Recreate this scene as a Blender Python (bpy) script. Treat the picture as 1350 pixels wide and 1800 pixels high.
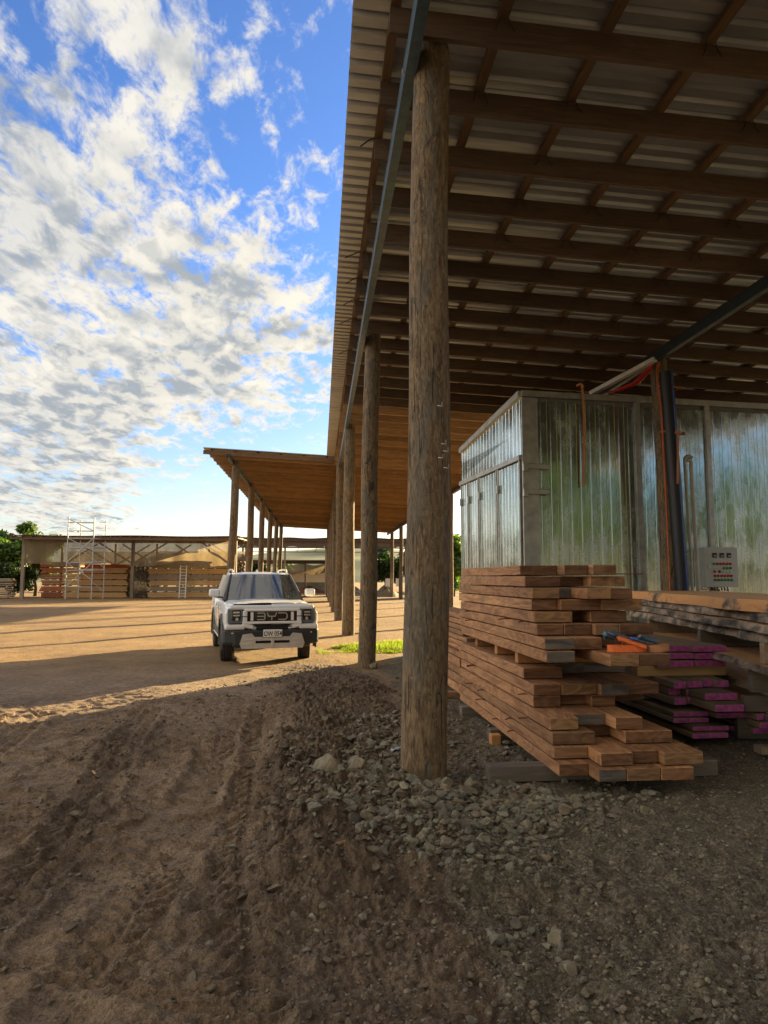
import bpy, bmesh, math, random
import numpy as np
from mathutils import Vector, Matrix, Euler
R = math.radians
for o in list(bpy.data.objects): bpy.data.objects.remove(o)
scene = bpy.context.scene
col = scene.collection

# ------------------------------------------------------------------ camera
cd = bpy.data.cameras.new("camera"); cam = bpy.data.objects.new("camera", cd); col.objects.link(cam)
cd.sensor_fit = 'VERTICAL'; cd.sensor_height = 36.0; cd.lens = 36.0 * 1240 / 1800
cd.clip_start = 0.05; cd.clip_end = 6000
cam.location = (0, 0, 1.65)
cam.rotation_euler = (R(90) + math.atan(118 / 1240), 0, R(-5.2))
scene.camera = cam
# ------------------------------------------------------------------ view
scene.view_settings.view_transform = 'Standard'
scene.view_settings.look = 'None'
scene.view_settings.gamma = 1
scene.view_settings.exposure = 2.38
# ------------------------------------------------------------------ sun
SUN_AZ, SUN_EL = 39.0, 11.5
sd = bpy.data.lights.new("sun", 'SUN'); sun = bpy.data.objects.new("sun", sd); col.objects.link(sun)
sd.energy = 4.6; sd.angle = R(0.5); sd.color = (1.0, 0.745, 0.38)
sdir = Vector((math.sin(R(SUN_AZ)) * math.cos(R(SUN_EL)), math.cos(R(SUN_AZ)) * math.cos(R(SUN_EL)), math.sin(R(SUN_EL))))
sun.rotation_euler = sdir.to_track_quat('Z', 'Y').to_euler()

# ------------------------------------------------------------------ node helper
class NT:
    def __init__(s, tree): s.t = tree; s.n = tree.nodes; s.l = tree.links
    def add(s, typ, **kw):
        n = s.n.new(typ)
        for k, v in kw.items():
            if k.startswith('i_'):
                key = k[2:]
                key = int(key) if key.isdigit() else key.replace('_', ' ')
                if hasattr(v, 'node') or isinstance(v, bpy.types.NodeSocket): s.l.new(v, n.inputs[key])
                else: n.inputs[key].default_value = v
            else: setattr(n, k, v)
        return n
    def math(s, op, a, b=0.0, clamp=False):
        n = s.n.new('ShaderNodeMath'); n.operation = op; n.use_clamp = clamp
        for i, v in enumerate((a, b)):
            if isinstance(v, bpy.types.NodeSocket): s.l.new(v, n.inputs[i])
            else: n.inputs[i].default_value = v
        return n.outputs[0]
    def mix(s, fac, a, b, mode='MIX'):
        n = s.n.new('ShaderNodeMix'); n.data_type = 'RGBA'; n.blend_type = mode
        for i, v in ((0, fac), (6, a), (7, b)):
            if isinstance(v, bpy.types.NodeSocket): s.l.new(v, n.inputs[i])
            else: n.inputs[i].default_value = v if i == 0 else (tuple(v) + (1,) if len(v) == 3 else v)
        return n.outputs[2]
    def noise(s, vec, scale, detail=4, rough=0.55, dist=0.0):
        n = s.n.new('ShaderNodeTexNoise'); n.inputs['Scale'].default_value = scale
        n.inputs['Detail'].default_value = detail; n.inputs['Roughness'].default_value = rough
        n.inputs['Distortion'].default_value = dist
        if vec is not None: s.l.new(vec, n.inputs['Vector'])
        return n.outputs['Fac']
    def ramp(s, fac, stops):
        n = s.n.new('ShaderNodeValToRGB'); e = n.color_ramp.elements
        while len(e) < len(stops): e.new(0.5)
        for el, (p, c) in zip(e, stops):
            el.position = p; el.color = tuple(c) + (1,) if not isinstance(c, (int, float)) else (c, c, c, 1)
        s.l.new(fac, n.inputs[0]); return n.outputs[0]
    def mapping(s, vec, scale=(1, 1, 1), loc=(0, 0, 0), rot=(0, 0, 0)):
        n = s.n.new('ShaderNodeMapping'); s.l.new(vec, n.inputs[0])
        for k, v in (('Location', loc), ('Rotation', rot), ('Scale', scale)):
            if isinstance(v, bpy.types.NodeSocket): s.l.new(v, n.inputs[k])
            else: n.inputs[k].default_value = v
        return n.outputs[0]
    def smooth(s, v, a, b):
        n = s.n.new('ShaderNodeMapRange'); n.interpolation_type = 'SMOOTHSTEP'
        s.l.new(v, n.inputs[0]); n.inputs[1].default_value = a; n.inputs[2].default_value = b
        return n.outputs[0]
    def bump(s, h, strength=0.5, dist=0.02, normal=None):
        n = s.n.new('ShaderNodeBump'); n.inputs['Strength'].default_value = strength
        n.inputs['Distance'].default_value = dist; s.l.new(h, n.inputs['Height'])
        if normal is not None: s.l.new(normal, n.inputs['Normal'])
        return n.outputs[0]

# ------------------------------------------------------------------ world
world = bpy.data.worlds.new("World"); scene.world = world; world.use_nodes = True
nt = NT(world.node_tree); nt.n.clear()
out = nt.add('ShaderNodeOutputWorld'); bg = nt.add('ShaderNodeBackground')
sky = nt.add('ShaderNodeTexSky'); sky.sky_type = 'NISHITA'; sky.sun_disc = False
sky.sun_elevation = R(SUN_EL); sky.sun_rotation = R(SUN_AZ); sky.air_density = 1.0; sky.dust_density = 0.6; sky.ozone_density = 2.0
tc = nt.add('ShaderNodeTexCoord'); D = tc.outputs['Generated']
sep = nt.add('ShaderNodeSeparateXYZ', i_0=D); dx, dy, dz = sep.outputs
den = nt.math('MAXIMUM', nt.math('ADD', dz, 0.10), 0.03)
cmb = nt.add('ShaderNodeCombineXYZ', i_0=nt.math('DIVIDE', dx, den), i_1=nt.math('DIVIDE', dy, den))
P = cmb.outputs[0]
def dirv(px, py):
    yaw, pit = R(5.2), math.atan(118 / 1240)
    F = Vector((math.sin(yaw) * math.cos(pit), math.cos(yaw) * math.cos(pit), math.sin(pit)))
    Rt = Vector((math.cos(yaw), -math.sin(yaw), 0)); U = Rt.cross(F)
    return (F * 1240 + Rt * (px - 675) - U * (py - 900)).normalized()
def blob(px, py, r0, r1):      # 1 at the direction, 0 away from it (a region of sky)
    n = nt.add('ShaderNodeVectorMath', operation='DOT_PRODUCT'); nt.l.new(D, n.inputs[0]); n.inputs[1].default_value = dirv(px, py)
    return nt.smooth(n.outputs['Value'], math.cos(R(r1)), math.cos(R(r0)))
big = nt.noise(P, 1.3, 3, 0.5, 0.2)
med = nt.noise(nt.mapping(P, (1.35, 0.8, 1), (3.1, 7.3, 0), (0, 0, 0.75)), 5.0, 5, 0.60, 0.35)
fine = nt.noise(nt.mapping(P, (1.35, 0.75, 1), (1.7, 2.2, 0), (0, 0, 0.6)), 13.0, 8, 0.66, 0.35)
dens = nt.math('ADD', nt.math('MULTIPLY', big, 0.42), nt.math('ADD', nt.math('MULTIPLY', med, 0.85), nt.math('MULTIPLY', fine, 0.74)))
cov = nt.math('MULTIPLY', blob(60, 620, 3, 22), 0.17)
cov = nt.math('ADD', cov, nt.math('MULTIPLY', blob(100, 150, 2, 15), 0.14))
cov = nt.math('ADD', cov, nt.math('MULTIPLY', blob(470, 550, 1, 10), 0.17))
cov = nt.math('ADD', cov, nt.math('MULTIPLY', blob(250, 700, 1, 9), 0.12))
cov = nt.math('ADD', cov, nt.math('MULTIPLY', blob(330, 20, 1, 7), 0.10))
cov = nt.math('SUBTRACT', cov, nt.math('MULTIPLY', blob(540, 240, 1, 10), 0.04))
cov = nt.math('SUBTRACT', cov, nt.math('MULTIPLY', blob(350, 850, 1, 8), 0.14))
cov = nt.math('ADD', cov, nt.math('MULTIPLY', blob(90, 800, 1, 8), 0.10))
# warm cloud added over the unseen sky behind the viewer, to warm the shade
back = nt.smooth(nt.math('SUBTRACT', 0.0, dy), -0.10, 0.35)
cov = nt.math('ADD', cov, nt.math('MULTIPLY', back, 0.36))
hole = nt.add('ShaderNodeVectorMath', operation='DOT_PRODUCT'); nt.l.new(D, hole.inputs[0]); hole.inputs[1].default_value = Vector((0.55, -0.80, 0.26)).normalized()
cov = nt.math('SUBTRACT', cov, nt.math('MULTIPLY', nt.smooth(hole.outputs['Value'], math.cos(R(20)), math.cos(R(9))), 0.45))
dens = nt.math('ADD', nt.math('ADD', dens, -0.005), cov)
cl = nt.smooth(dens, 1.03, 1.26)
lowd = nt.math('ADD', cov, nt.math('ADD', nt.math('MULTIPLY', nt.noise(nt.mapping(P, (1.2, .8, 1), (3.16, 7.42, 0), (0, 0, .75)), 5.0, 4, .52, .35), 0.9), nt.math('MULTIPLY', nt.noise(P, 2.1, 2), .55)))
shade = nt.smooth(nt.noise(nt.mapping(P, (1.35, 0.75, 1), (1.66, 2.26, 0), (0, 0, 0.6)), 9.0, 6, 0.58, 0.3), 0.40, 0.60)
thick = nt.math('MULTIPLY', nt.smooth(lowd, 0.80, 1.06), nt.math('ADD', nt.math('MULTIPLY', shade, 0.70), 0.30))
thick = nt.math('MAXIMUM', thick, nt.math('MULTIPLY', nt.math('MULTIPLY', shade, 0.55), nt.smooth(dens, 1.15, 1.35)))
cl = nt.math('MULTIPLY', cl, nt.smooth(dz, 0.0, 0.07))
ccol = nt.mix(thick, (1.0, 0.98, 0.94), (0.42, 0.48, 0.58))
zen = nt.smooth(dz, 0.74, 0.90); dens2 = nt.math('ADD', dens, nt.math('MULTIPLY', zen, 0.25)); cl = nt.math('MAXIMUM', cl, nt.smooth(dens2, 1.085, 1.25))
ccol = nt.mix(zen, ccol, (1.15, 1.06, 0.95))  # cloud added at the unseen zenith, warmed and brightened as fill from above
ccol = nt.mix(back, ccol, (0.72, 0.65, 0.55))
left = nt.math('MULTIPLY', nt.smooth(nt.math('SUBTRACT', 0.0, dx), 0.56, 0.80), nt.smooth(dz, 0.0, 0.08))  # bright cloud bank added out of view on the left, as soft side fill
cl = nt.math('MAXIMUM', cl, nt.math('MULTIPLY', left, 0.9)); ccol = nt.mix(left, ccol, (2.7, 2.45, 2.05))
glow = blob(900, 950, 2, 60)
ccol = nt.mix(glow, ccol, nt.mix(1.0, ccol, (1.18, 1.12, 0.98), 'MULTIPLY'))
SKYS = 0.075
skyc = nt.mix(1.0, sky.outputs[0], nt.mix(nt.smooth(dz, 0.02, 0.42), (0.60, 0.56, 0.60), (0.36, 0.49, 0.76)), 'MULTIPLY')
cs = nt.mix(1.0, ccol, (2.3, 2.3, 2.3), 'MULTIPLY')
final = nt.mix(cl, skyc, cs)
nt.l.new(final, bg.inputs[0]); bg.inputs[1].default_value = SKYS
nt.l.new(bg.outputs[0], out.inputs[0])

# ------------------------------------------------------------------ numpy noise
_rng = np.random.RandomState(7)
_perm = _rng.permutation(1024); _grad = _rng.uniform(-1, 1, 1024)
def vnoise(x, y, seed=0):
    xi = np.floor(x).astype(int); yi = np.floor(y).astype(int); xf = x - xi; yf = y - yi
    u = xf * xf * xf * (xf * (xf * 6 - 15) + 10); v = yf * yf * yf * (yf * (yf * 6 - 15) + 10)
    def g(a, b): return _grad[_perm[(_perm[(a + seed * 57) & 1023] + b) & 1023]]
    return (g(xi, yi) * (1 - u) + g(xi + 1, yi) * u) * (1 - v) + (g(xi, yi + 1) * (1 - u) + g(xi + 1, yi + 1) * u) * v
def fbm(x, y, f, o=4, g=0.5, seed=0):
    r = 0; a = 1
    for i in range(o): r = r + a * vnoise(x * f, y * f, seed + i); f *= 2.03; a *= g
    return r
def sst(a, b, x): t = np.clip((x - a) / (b - a), 0, 1); return t * t * (3 - 2 * t)

# ------------------------------------------------------------------ mesh helpers
class MB:
    def __init__(s): s.v = []; s.f = []; s.m = []; s.sm = []
    def add(s, vs, fs, m=0, smooth=False):
        b = len(s.v); s.v += [tuple(p) for p in vs]
        for f in fs: s.f.append(tuple(b + i for i in f)); s.m.append(m); s.sm.append(smooth)
        return s
    def box(s, c, size, m=0, rot=None, M=None):
        x, y, z = [k / 2 for k in size]
        vs = [Vector(p) for p in ((-x, -y, -z), (x, -y, -z), (x, y, -z), (-x, y, -z), (-x, -y, z), (x, -y, z), (x, y, z), (-x, y, z))]
        if rot: E_ = Euler(rot).to_matrix(); vs = [E_ @ p for p in vs]
        vs = [p + Vector(c) for p in vs]
        if M: vs = [M @ p for p in vs]
        return s.add(vs, [(0, 3, 2, 1), (4, 5, 6, 7), (0, 1, 5, 4), (1, 2, 6, 5), (2, 3, 7, 6), (3, 0, 4, 7)], m)
    def rbox(s, c, size, r=0.01, m=0, rot=None, M=None, seg=1):
        bm = bmesh.new(); bmesh.ops.create_cube(bm, size=1)
        for v in bm.verts: v.co = Vector((v.co.x * size[0], v.co.y * size[1], v.co.z * size[2]))
        bmesh.ops.bevel(bm, geom=bm.edges[:], offset=min(r, min(size) * .45), segments=seg, affect='EDGES', profile=0.5)
        T = Matrix.Translation(Vector(c)) @ (Euler(rot).to_matrix().to_4x4() if rot else Matrix())
        if M: T = M @ T
        bm.verts.index_update()
        s.add([T @ v.co for v in bm.verts], [[v.index for v in f.verts] for f in bm.faces], m); bm.free(); return s
    def beam(s, a, b, w, h, m=0, up=(0, 0, 1)):
        a = Vector(a); b = Vector(b); d = (b - a).normalized(); u = Vector(up)
        x = d.cross(u)
        if x.length < 1e-4: x = d.cross(Vector((1, 0, 0)))
        x.normalize(); u = x.cross(d).normalized()
        vs = []
        for p in (a, b):
            for i, j in ((-1, -1), (1, -1), (1, 1), (-1, 1)): vs.append(p + x * i * w / 2 + u * j * h / 2)
        return s.add(vs, [(0, 1, 2, 3), (7, 6, 5, 4), (0, 4, 5, 1), (1, 5, 6, 2), (2, 6, 7, 3), (3, 7, 4, 0)], m)
    def tube(s, pts, r, n=8, m=0, caps=True, smooth=True):
        pts = [Vector(p) for p in pts]; k = len(pts); rs = r if isinstance(r, (list, tuple)) else [r] * k
        vs = []; px = None
        for i, p in enumerate(pts):
            d = (pts[min(i + 1, k - 1)] - pts[max(i - 1, 0)]).normalized()
            if px is None: px = d.orthogonal().normalized()
            px = (px - d * px.dot(d)).normalized(); py = d.cross(px)
            for j in range(n):
                a = 2 * math.pi * j / n; vs.append(p + (px * math.cos(a) + py * math.sin(a)) * rs[i])
        fs = [(i * n + j, i * n + (j + 1) % n, (i + 1) * n + (j + 1) % n, (i + 1) * n + j) for i in range(k - 1) for j in range(n)]
        s.add(vs, fs, m, smooth)
        if caps: s.add(vs[:n], [tuple(range(n))[::-1]], m); s.add(vs[-n:], [tuple(range(n))], m)
        return s
    def prism(s, poly, a0, a1, axis='Y', m=0):
        def P3(u, v, w): return {'Y': (u, w, v), 'X': (w, u, v), 'Z': (u, v, w)}[axis]
        n = len(poly); vs = [P3(u, v, a0) for u, v in poly] + [P3(u, v, a1) for u, v in poly]
        fs = [tuple(range(n)), tuple(range(2 * n - 1, n - 1, -1))] + [(i, n + i, n + (i + 1) % n, (i + 1) % n) for i in range(n)]
        return s.add(vs, fs, m)
    def grid(s, rows, m=0, smooth=True, flip=False):
        n = len(rows[0]); vs = [p for r in rows for p in r]
        fs = []
        for i in range(len(rows) - 1):
            for j in range(n - 1):
                q = (i * n + j, i * n + j + 1, (i + 1) * n + j + 1, (i + 1) * n + j)
                fs.append(q[::-1] if flip else q)
        return s.add(vs, fs, m, smooth)
    def build(s, name, mats, parent=None, loc=None, rot=None, scale=None, normals=True):
        me = bpy.data.meshes.new(name); me.from_pydata(s.v, [], s.f)
        if not isinstance(mats, (list, tuple)): mats = [mats]
        for m in mats: me.materials.append(m)
        me.polygons.foreach_set('material_index', s.m); me.polygons.foreach_set('use_smooth', s.sm)
        me.update()
        if normals:
            bm = bmesh.new(); bm.from_mesh(me); bmesh.ops.recalc_face_normals(bm, faces=bm.faces[:]); bm.to_mesh(me); bm.free()
        o = bpy.data.objects.new(name, me); col.objects.link(o)
        if parent: o.parent = parent
        if loc: o.location = loc
        if rot: o.rotation_euler = rot
        return o
def tag(o, label=None, cat=None, group=None, kind=None):
    if label: o['label'] = label
    if cat: o['category'] = cat
    if group: o['group'] = group
    if kind: o['kind'] = kind
    return o
def thing(name, label, cat, loc=(0, 0, 0), rz=0, group=None):
    o = bpy.data.objects.new(name, None); col.objects.link(o); o.location = loc; o.rotation_euler = (0, 0, rz)
    return tag(o, label, cat, group)
def npmesh(name, V, F, mats, parent=None, smooth=False, attrs=None):
    me = bpy.data.meshes.new(name); V = np.asarray(V, dtype=np.float32); F = np.asarray(F, dtype=np.int32)
    k = F.shape[1]
    me.vertices.add(len(V)); me.vertices.foreach_set('co', V.ravel())
    me.loops.add(F.size); me.loops.foreach_set('vertex_index', F.ravel())
    me.polygons.add(len(F)); me.polygons.foreach_set('loop_start', np.arange(0, F.size, k, dtype=np.int32))
    try: me.polygons.foreach_set('loop_total', np.full(len(F), k, dtype=np.int32))
    except Exception: pass
    me.polygons.foreach_set('use_smooth', np.full(len(F), smooth, dtype=bool))
    if not isinstance(mats, (list, tuple)): mats = [mats]
    for m in mats: me.materials.append(m)
    if attrs:
        for an, data in attrs.items():
            a = me.attributes.new(an, 'FLOAT', 'POINT'); a.data.foreach_set('value', np.asarray(data, dtype=np.float32).ravel())
    me.update(); me.validate()
    o = bpy.data.objects.new(name, me); col.objects.link(o)
    if parent: o.parent = parent
    return o

# ------------------------------------------------------------------ materials
def newmat(name):
    m = bpy.data.materials.new(name); m.use_nodes = True; n = NT(m.node_tree); b = m.node_tree.nodes['Principled BSDF']; return m, n, b
def simple(name, c, rough=0.6, metal=0.0, var=0.25, scale=6.0, bump=0.0, coat=0.0, emit=None):
    m, n, b = newmat(name); tcn = n.add('ShaderNodeTexCoord')
    f = n.noise(tcn.outputs['Object'], scale, 5, 0.6)
    c0 = tuple(k * (1 - var) for k in c); c1 = tuple(min(1, k * (1 + var)) for k in c)
    n.l.new(n.ramp(f, [(0.3, c0), (0.7, c1)]), b.inputs['Base Color'])
    b.inputs['Roughness'].default_value = rough; b.inputs['Metallic'].default_value = metal
    b.inputs['Coat Weight'].default_value = coat
    if bump: n.l.new(n.bump(n.noise(tcn.outputs['Object'], scale * 6, 5, 0.6), bump, 0.01), b.inputs['Normal'])
    return m
def wood(name, dark, light, axis='Y', rough=0.75, grain=1.0, stain=None, figure=0.5, rnd=0.35):
    """sawn timber: grain stretched along one local axis, every object shifted and tinted by its own random value"""
    m, n, b = newmat(name); tcn = n.add('ShaderNodeTexCoord'); oi = n.add('ShaderNodeObjectInfo'); rv = oi.outputs['Random']
    sc = {'Y': (1, 0.06, 1), 'X': (0.06, 1, 1), 'Z': (1, 1, 0.06)}[axis]
    off = n.add('ShaderNodeCombineXYZ', i_0=n.math('MULTIPLY', rv, 37.0), i_1=n.math('MULTIPLY', rv, 19.0), i_2=n.math('MULTIPLY', rv, 53.0)).outputs[0]
    v = n.mapping(tcn.outputs['Object'], sc, off)
    g1 = n.noise(v, 38 * grain, 6, 0.62, 0.4)
    g2 = n.noise(n.mapping(tcn.outputs['Object'], tuple(k * 1.0 for k in ({'Y': (1, .25, 1), 'X': (.25, 1, 1), 'Z': (1, 1, .25)}[axis])), off), 2.6, 4, 0.55, 1.3 * figure)
    wv = n.math('MULTIPLY', n.math('SINE', n.math('MULTIPLY', g2, 52.0)), 0.5)
    f = n.math('ADD', n.math('MULTIPLY', g1, 0.62), n.math('ADD', n.math('MULTIPLY', g2, 0.35), n.math('MULTIPLY', wv, 0.15 * figure)))
    c = n.ramp(f, [(0.28, dark), (0.5, tuple((a + c_) / 2 for a, c_ in zip(dark, light))), (0.72, light)])
    c = n.mix(1.0, c, n.ramp(rv, [(0.0, (1 - rnd,) * 3), (0.5, (1.0, 0.97, 0.94)), (1.0, (1 + rnd * .5,) * 3)]), 'MULTIPLY')
    if stain:
        st = n.smooth(n.noise(n.mapping(tcn.outputs['Object'], (1, 1, 1), off), 3.0, 6, 0.65, 0.5), 0.52, 0.72)
        c = n.mix(n.math('MULTIPLY', st, 0.6), c, stain)
    n.l.new(c, b.inputs['Base Color']); b.inputs['Roughness'].default_value = rough
    n.l.new(n.bump(g1, 0.35, 0.006), b.inputs['Normal'])
    return m
M = {}
M['board'] = wood('hardwood_face', (0.18, 0.078, 0.034), (0.50, 0.265, 0.118), 'Y', stain=(0.20, 0.12, 0.07), figure=1.2, rnd=.45)
M['end'] = wood('hardwood_end', (0.075, 0.034, 0.017), (0.235, 0.112, 0.05), 'X', grain=0.8, figure=1.4, stain=(0.27, 0.165, 0.09))
M['end_light'] = wood('pale_end', (0.15, 0.075, 0.034), (0.38, 0.215, 0.10), 'X', grain=0.8, figure=1.6)
M['end_grey'] = wood('weathered_end', (0.05, 0.044, 0.038), (0.20, 0.175, 0.15), 'X', grain=0.8, figure=1.0, stain=(0.03, 0.03, 0.03))
M['purple'] = simple('purple_end_paint', (0.44, 0.085, 0.31), 0.6, 0, 0.55, 22, 0.4)
M['grey_wood'] = wood('grey_sawn_board', (0.13, 0.095, 0.06), (0.33, 0.25, 0.165), 'Y', figure=0.4)
M['slab_face'] = wood('slab_face', (0.42, 0.22, 0.09), (0.72, 0.44, 0.20), 'Y', figure=0.8, rough=0.6)
M['rafter_lit'] = wood('bounce_lit_rafter_pine', (0.19, 0.108, 0.049), (0.44, 0.275, 0.135), 'X', figure=0.5, rnd=0.3)  # far rafters: warm bounced light put into a paler, newer-looking pine
M['rafter'] = wood('rafter_pine', (0.058, 0.037, 0.024), (0.155, 0.100, 0.058), 'X', figure=0.5, rnd=0.3, stain=(0.10, 0.06, 0.035))  # near rafters: darker copy, the shade under the roof put into the colour
M['batten'] = wood('batten_pine', (0.09, 0.056, 0.029), (0.22, 0.137, 0.07), 'Y', figure=0.4, rnd=0.2)
M['bearer'] = wood('dark_bearer', (0.07, 0.058, 0.046), (0.19, 0.16, 0.13), 'X', figure=0.3)
M['spacer'] = wood('orange_spacer', (0.28, 0.12, 0.04), (0.5, 0.25, 0.09), 'Z', figure=0.3)
M['pack_tan'] = wood('tan_pack_board', (0.40, 0.24, 0.10), (0.70, 0.46, 0.21), 'X', figure=0.3, rnd=.2)
M['pack_grey'] = wood('grey_pack_board', (0.20, 0.155, 0.11), (0.40, 0.32, 0.23), 'X', figure=0.3, rnd=.3)
M['pack_red'] = wood('red_pack_board', (0.32, 0.095, 0.042), (0.52, 0.19, 0.085), 'X', figure=0.3, rnd=.2)
M['pack_rack'] = wood('slat_board', (0.10, 0.075, 0.055), (0.26, 0.20, 0.14), 'X', figure=0.3, rnd=.3)
M['post_wood'] = wood('weathered_post', (0.20, 0.165, 0.12), (0.40, 0.33, 0.25), 'Z', figure=0.3)
def polemat():
    m, n, b = newmat('log_pole'); tcn = n.add('ShaderNodeTexCoord'); oi = n.add('ShaderNodeObjectInfo'); rv = oi.outputs['Random']
    off = n.add('ShaderNodeCombineXYZ', i_0=n.math('MULTIPLY', rv, 37.0), i_1=n.math('MULTIPLY', rv, 11.0), i_2=n.math('MULTIPLY', rv, 23.0)).outputs[0]
    o = tcn.outputs['Object']
    g = n.noise(n.mapping(o, (1, 1, 0.22), off), 34, 9, 0.75, 0.9)
    g2 = n.noise(n.mapping(o, (1, 1, 0.22), off), 5, 5, 0.6, 0.8)
    pt = n.noise(n.mapping(o, (1, 1, 0.5), off), 8, 7, 0.72, 1.0)
    c = n.ramp(g, [(0.30, (0.055, 0.040, 0.026)), (0.46, (0.21, 0.14, 0.075)), (0.60, (0.40, 0.285, 0.16)), (0.76, (0.52, 0.40, 0.25))])
    c = n.mix(n.math('MULTIPLY', n.smooth(g2, 0.45, 0.58), 0.75), c, n.ramp(g, [(0.3, (0.06, 0.05, 0.038)), (0.7, (0.30, 0.27, 0.21))]))
    c = n.mix(n.math('MULTIPLY', n.smooth(pt, 0.555, 0.66), 0.85), c, (0.04, 0.032, 0.025))
    ck = n.smooth(n.noise(n.mapping(o, (1, 1, 0.045), off), 42, 5, 0.6, 0.25), 0.405, 0.36)
    c = n.mix(n.math('MULTIPLY', ck, 0.85), c, (0.02, 0.016, 0.012))
    c = n.mix(1.0, c, (0.68, 0.67, 0.66), 'MULTIPLY')
    flk = n.smooth(n.noise(n.mapping(o, (1, 1, 0.35), off), 22, 4, 0.6, 0.3), 0.64, 0.70)
    c = n.mix(n.math('MULTIPLY', flk, 0.6), c, (0.42, 0.22, 0.10))
    n.l.new(c, b.inputs['Base Color']); b.inputs['Roughness'].default_value = 0.85
    h = n.math('SUBTRACT', n.math('ADD', g, n.math('MULTIPLY', pt, 0.6)), n.math('MULTIPLY', ck, 0.5))
    n.l.new(n.bump(h, 0.75, 0.022), b.inputs['Normal']); return m
M['pole'] = polemat()
M['steel'] = simple('blue_grey_steel', (0.07, 0.125, 0.175), 0.36, 0.3, 0.25, 9)
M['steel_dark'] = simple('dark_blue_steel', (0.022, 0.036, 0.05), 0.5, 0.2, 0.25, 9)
M['galv'] = simple('galvanised_steel', (0.55, 0.56, 0.57), 0.4, 0.8, 0.15, 12)
M['scaf'] = simple('scaffold_aluminium', (0.50, 0.50, 0.48), 0.45, 0.3, 0.1, 12)
M['rust'] = simple('rusty_steel', (0.20, 0.07, 0.03), 0.7, 0.3, 0.4, 20)
def sheetmat():
    m, n, b = newmat('roof_sheet'); tcn = n.add('ShaderNodeTexCoord'); o = tcn.outputs['Object']
    f = n.noise(n.mapping(o, (0.25, 1, 1)), 3, 5, 0.6)
    n.l.new(n.ramp(f, [(0.3, (0.32, 0.34, 0.36)), (0.7, (0.50, 0.52, 0.54))]), b.inputs['Base Color'])
    b.inputs['Metallic'].default_value = 0.55; b.inputs['Roughness'].default_value = 0.36
    n.l.new(n.bump(n.noise(o, 2.2, 2), 0.25, 0.05), b.inputs['Normal']); return m
M['sheet'] = sheetmat()
def kilnmat(name, smudge):
    m, n, b = newmat(name); tcn = n.add('ShaderNodeTexCoord'); o = tcn.outputs['Object']
    big = n.noise(n.mapping(o, (1, 1, 0.35)), 1.3, 4, 0.6)
    st = n.noise(n.mapping(o, (1, 1, 0.05)), 22, 5, 0.6)
    c = n.ramp(big, [(0.35, (0.46, 0.54, 0.52)), (0.65, (0.72, 0.79, 0.78))])
    n.l.new(c, b.inputs['Base Color']); b.inputs['Metallic'].default_value = 0.95
    r = n.math('ADD', n.math('MULTIPLY', n.smooth(n.noise(n.mapping(o, (1, 1, .6)), 2.0, 6, 0.65), 0.42, 0.68), smudge), n.math('MULTIPLY', st, 0.06))
    n.l.new(n.math('ADD', r, 0.11), b.inputs['Roughness'])
    hb = n.math('ADD', n.noise(n.mapping(o, (1, 1, 0.45)), 2.4, 3, 0.5), n.math('MULTIPLY', n.noise(n.mapping(o, (1, 1, 0.6)), 9, 2, 0.5), 0.12))
    n.l.new(n.bump(hb, 0.16, 0.05), b.inputs['Normal']); return m
M['kiln'] = kilnmat('aluminium_panel', 0.22)
M['frame'] = simple('aluminium_frame', (0.42, 0.42, 0.40), 0.42, 0.75, 0.25, 5, 0.15)
M['seal'] = simple('yellow_green_sealant', (0.42, 0.46, 0.16), 0.6)
M['dark'] = simple('black_plastic', (0.018, 0.018, 0.02), 0.45, 0, 0.2)
M['hdpe'] = simple('black_pipe', (0.008, 0.010, 0.016), 0.5, 0, 0.2)
M['bluestripe'] = simple('blue_stripe', (0.02, 0.07, 0.35), 0.4)
M['pvc'] = simple('white_pvc', (0.55, 0.54, 0.50), 0.4, 0, 0.12)
M['orange'] = simple('orange_webbing', (0.75, 0.17, 0.04), 0.7, 0, 0.2, 30, 0.3)
M['tan_web'] = simple('faded_orange_webbing', (0.45, 0.20, 0.10), 0.75, 0, 0.2, 30, 0.3)
M['blue'] = simple('blue_plastic', (0.01, 0.09, 0.45), 0.35)
M['red'] = simple('red_plastic', (0.45, 0.015, 0.015), 0.35)
M['green'] = simple('green_plastic', (0.02, 0.25, 0.05), 0.35)
M['panelgrey'] = simple('light_grey_enamel', (0.50, 0.51, 0.50), 0.4, 0, 0.05)
M['white'] = simple('white_paint', (0.75, 0.75, 0.74), 0.5, 0, 0.08)
M['bark'] = simple('slab_bark', (0.11, 0.085, 0.065), 0.9, 0, 0.2, 7)
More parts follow.
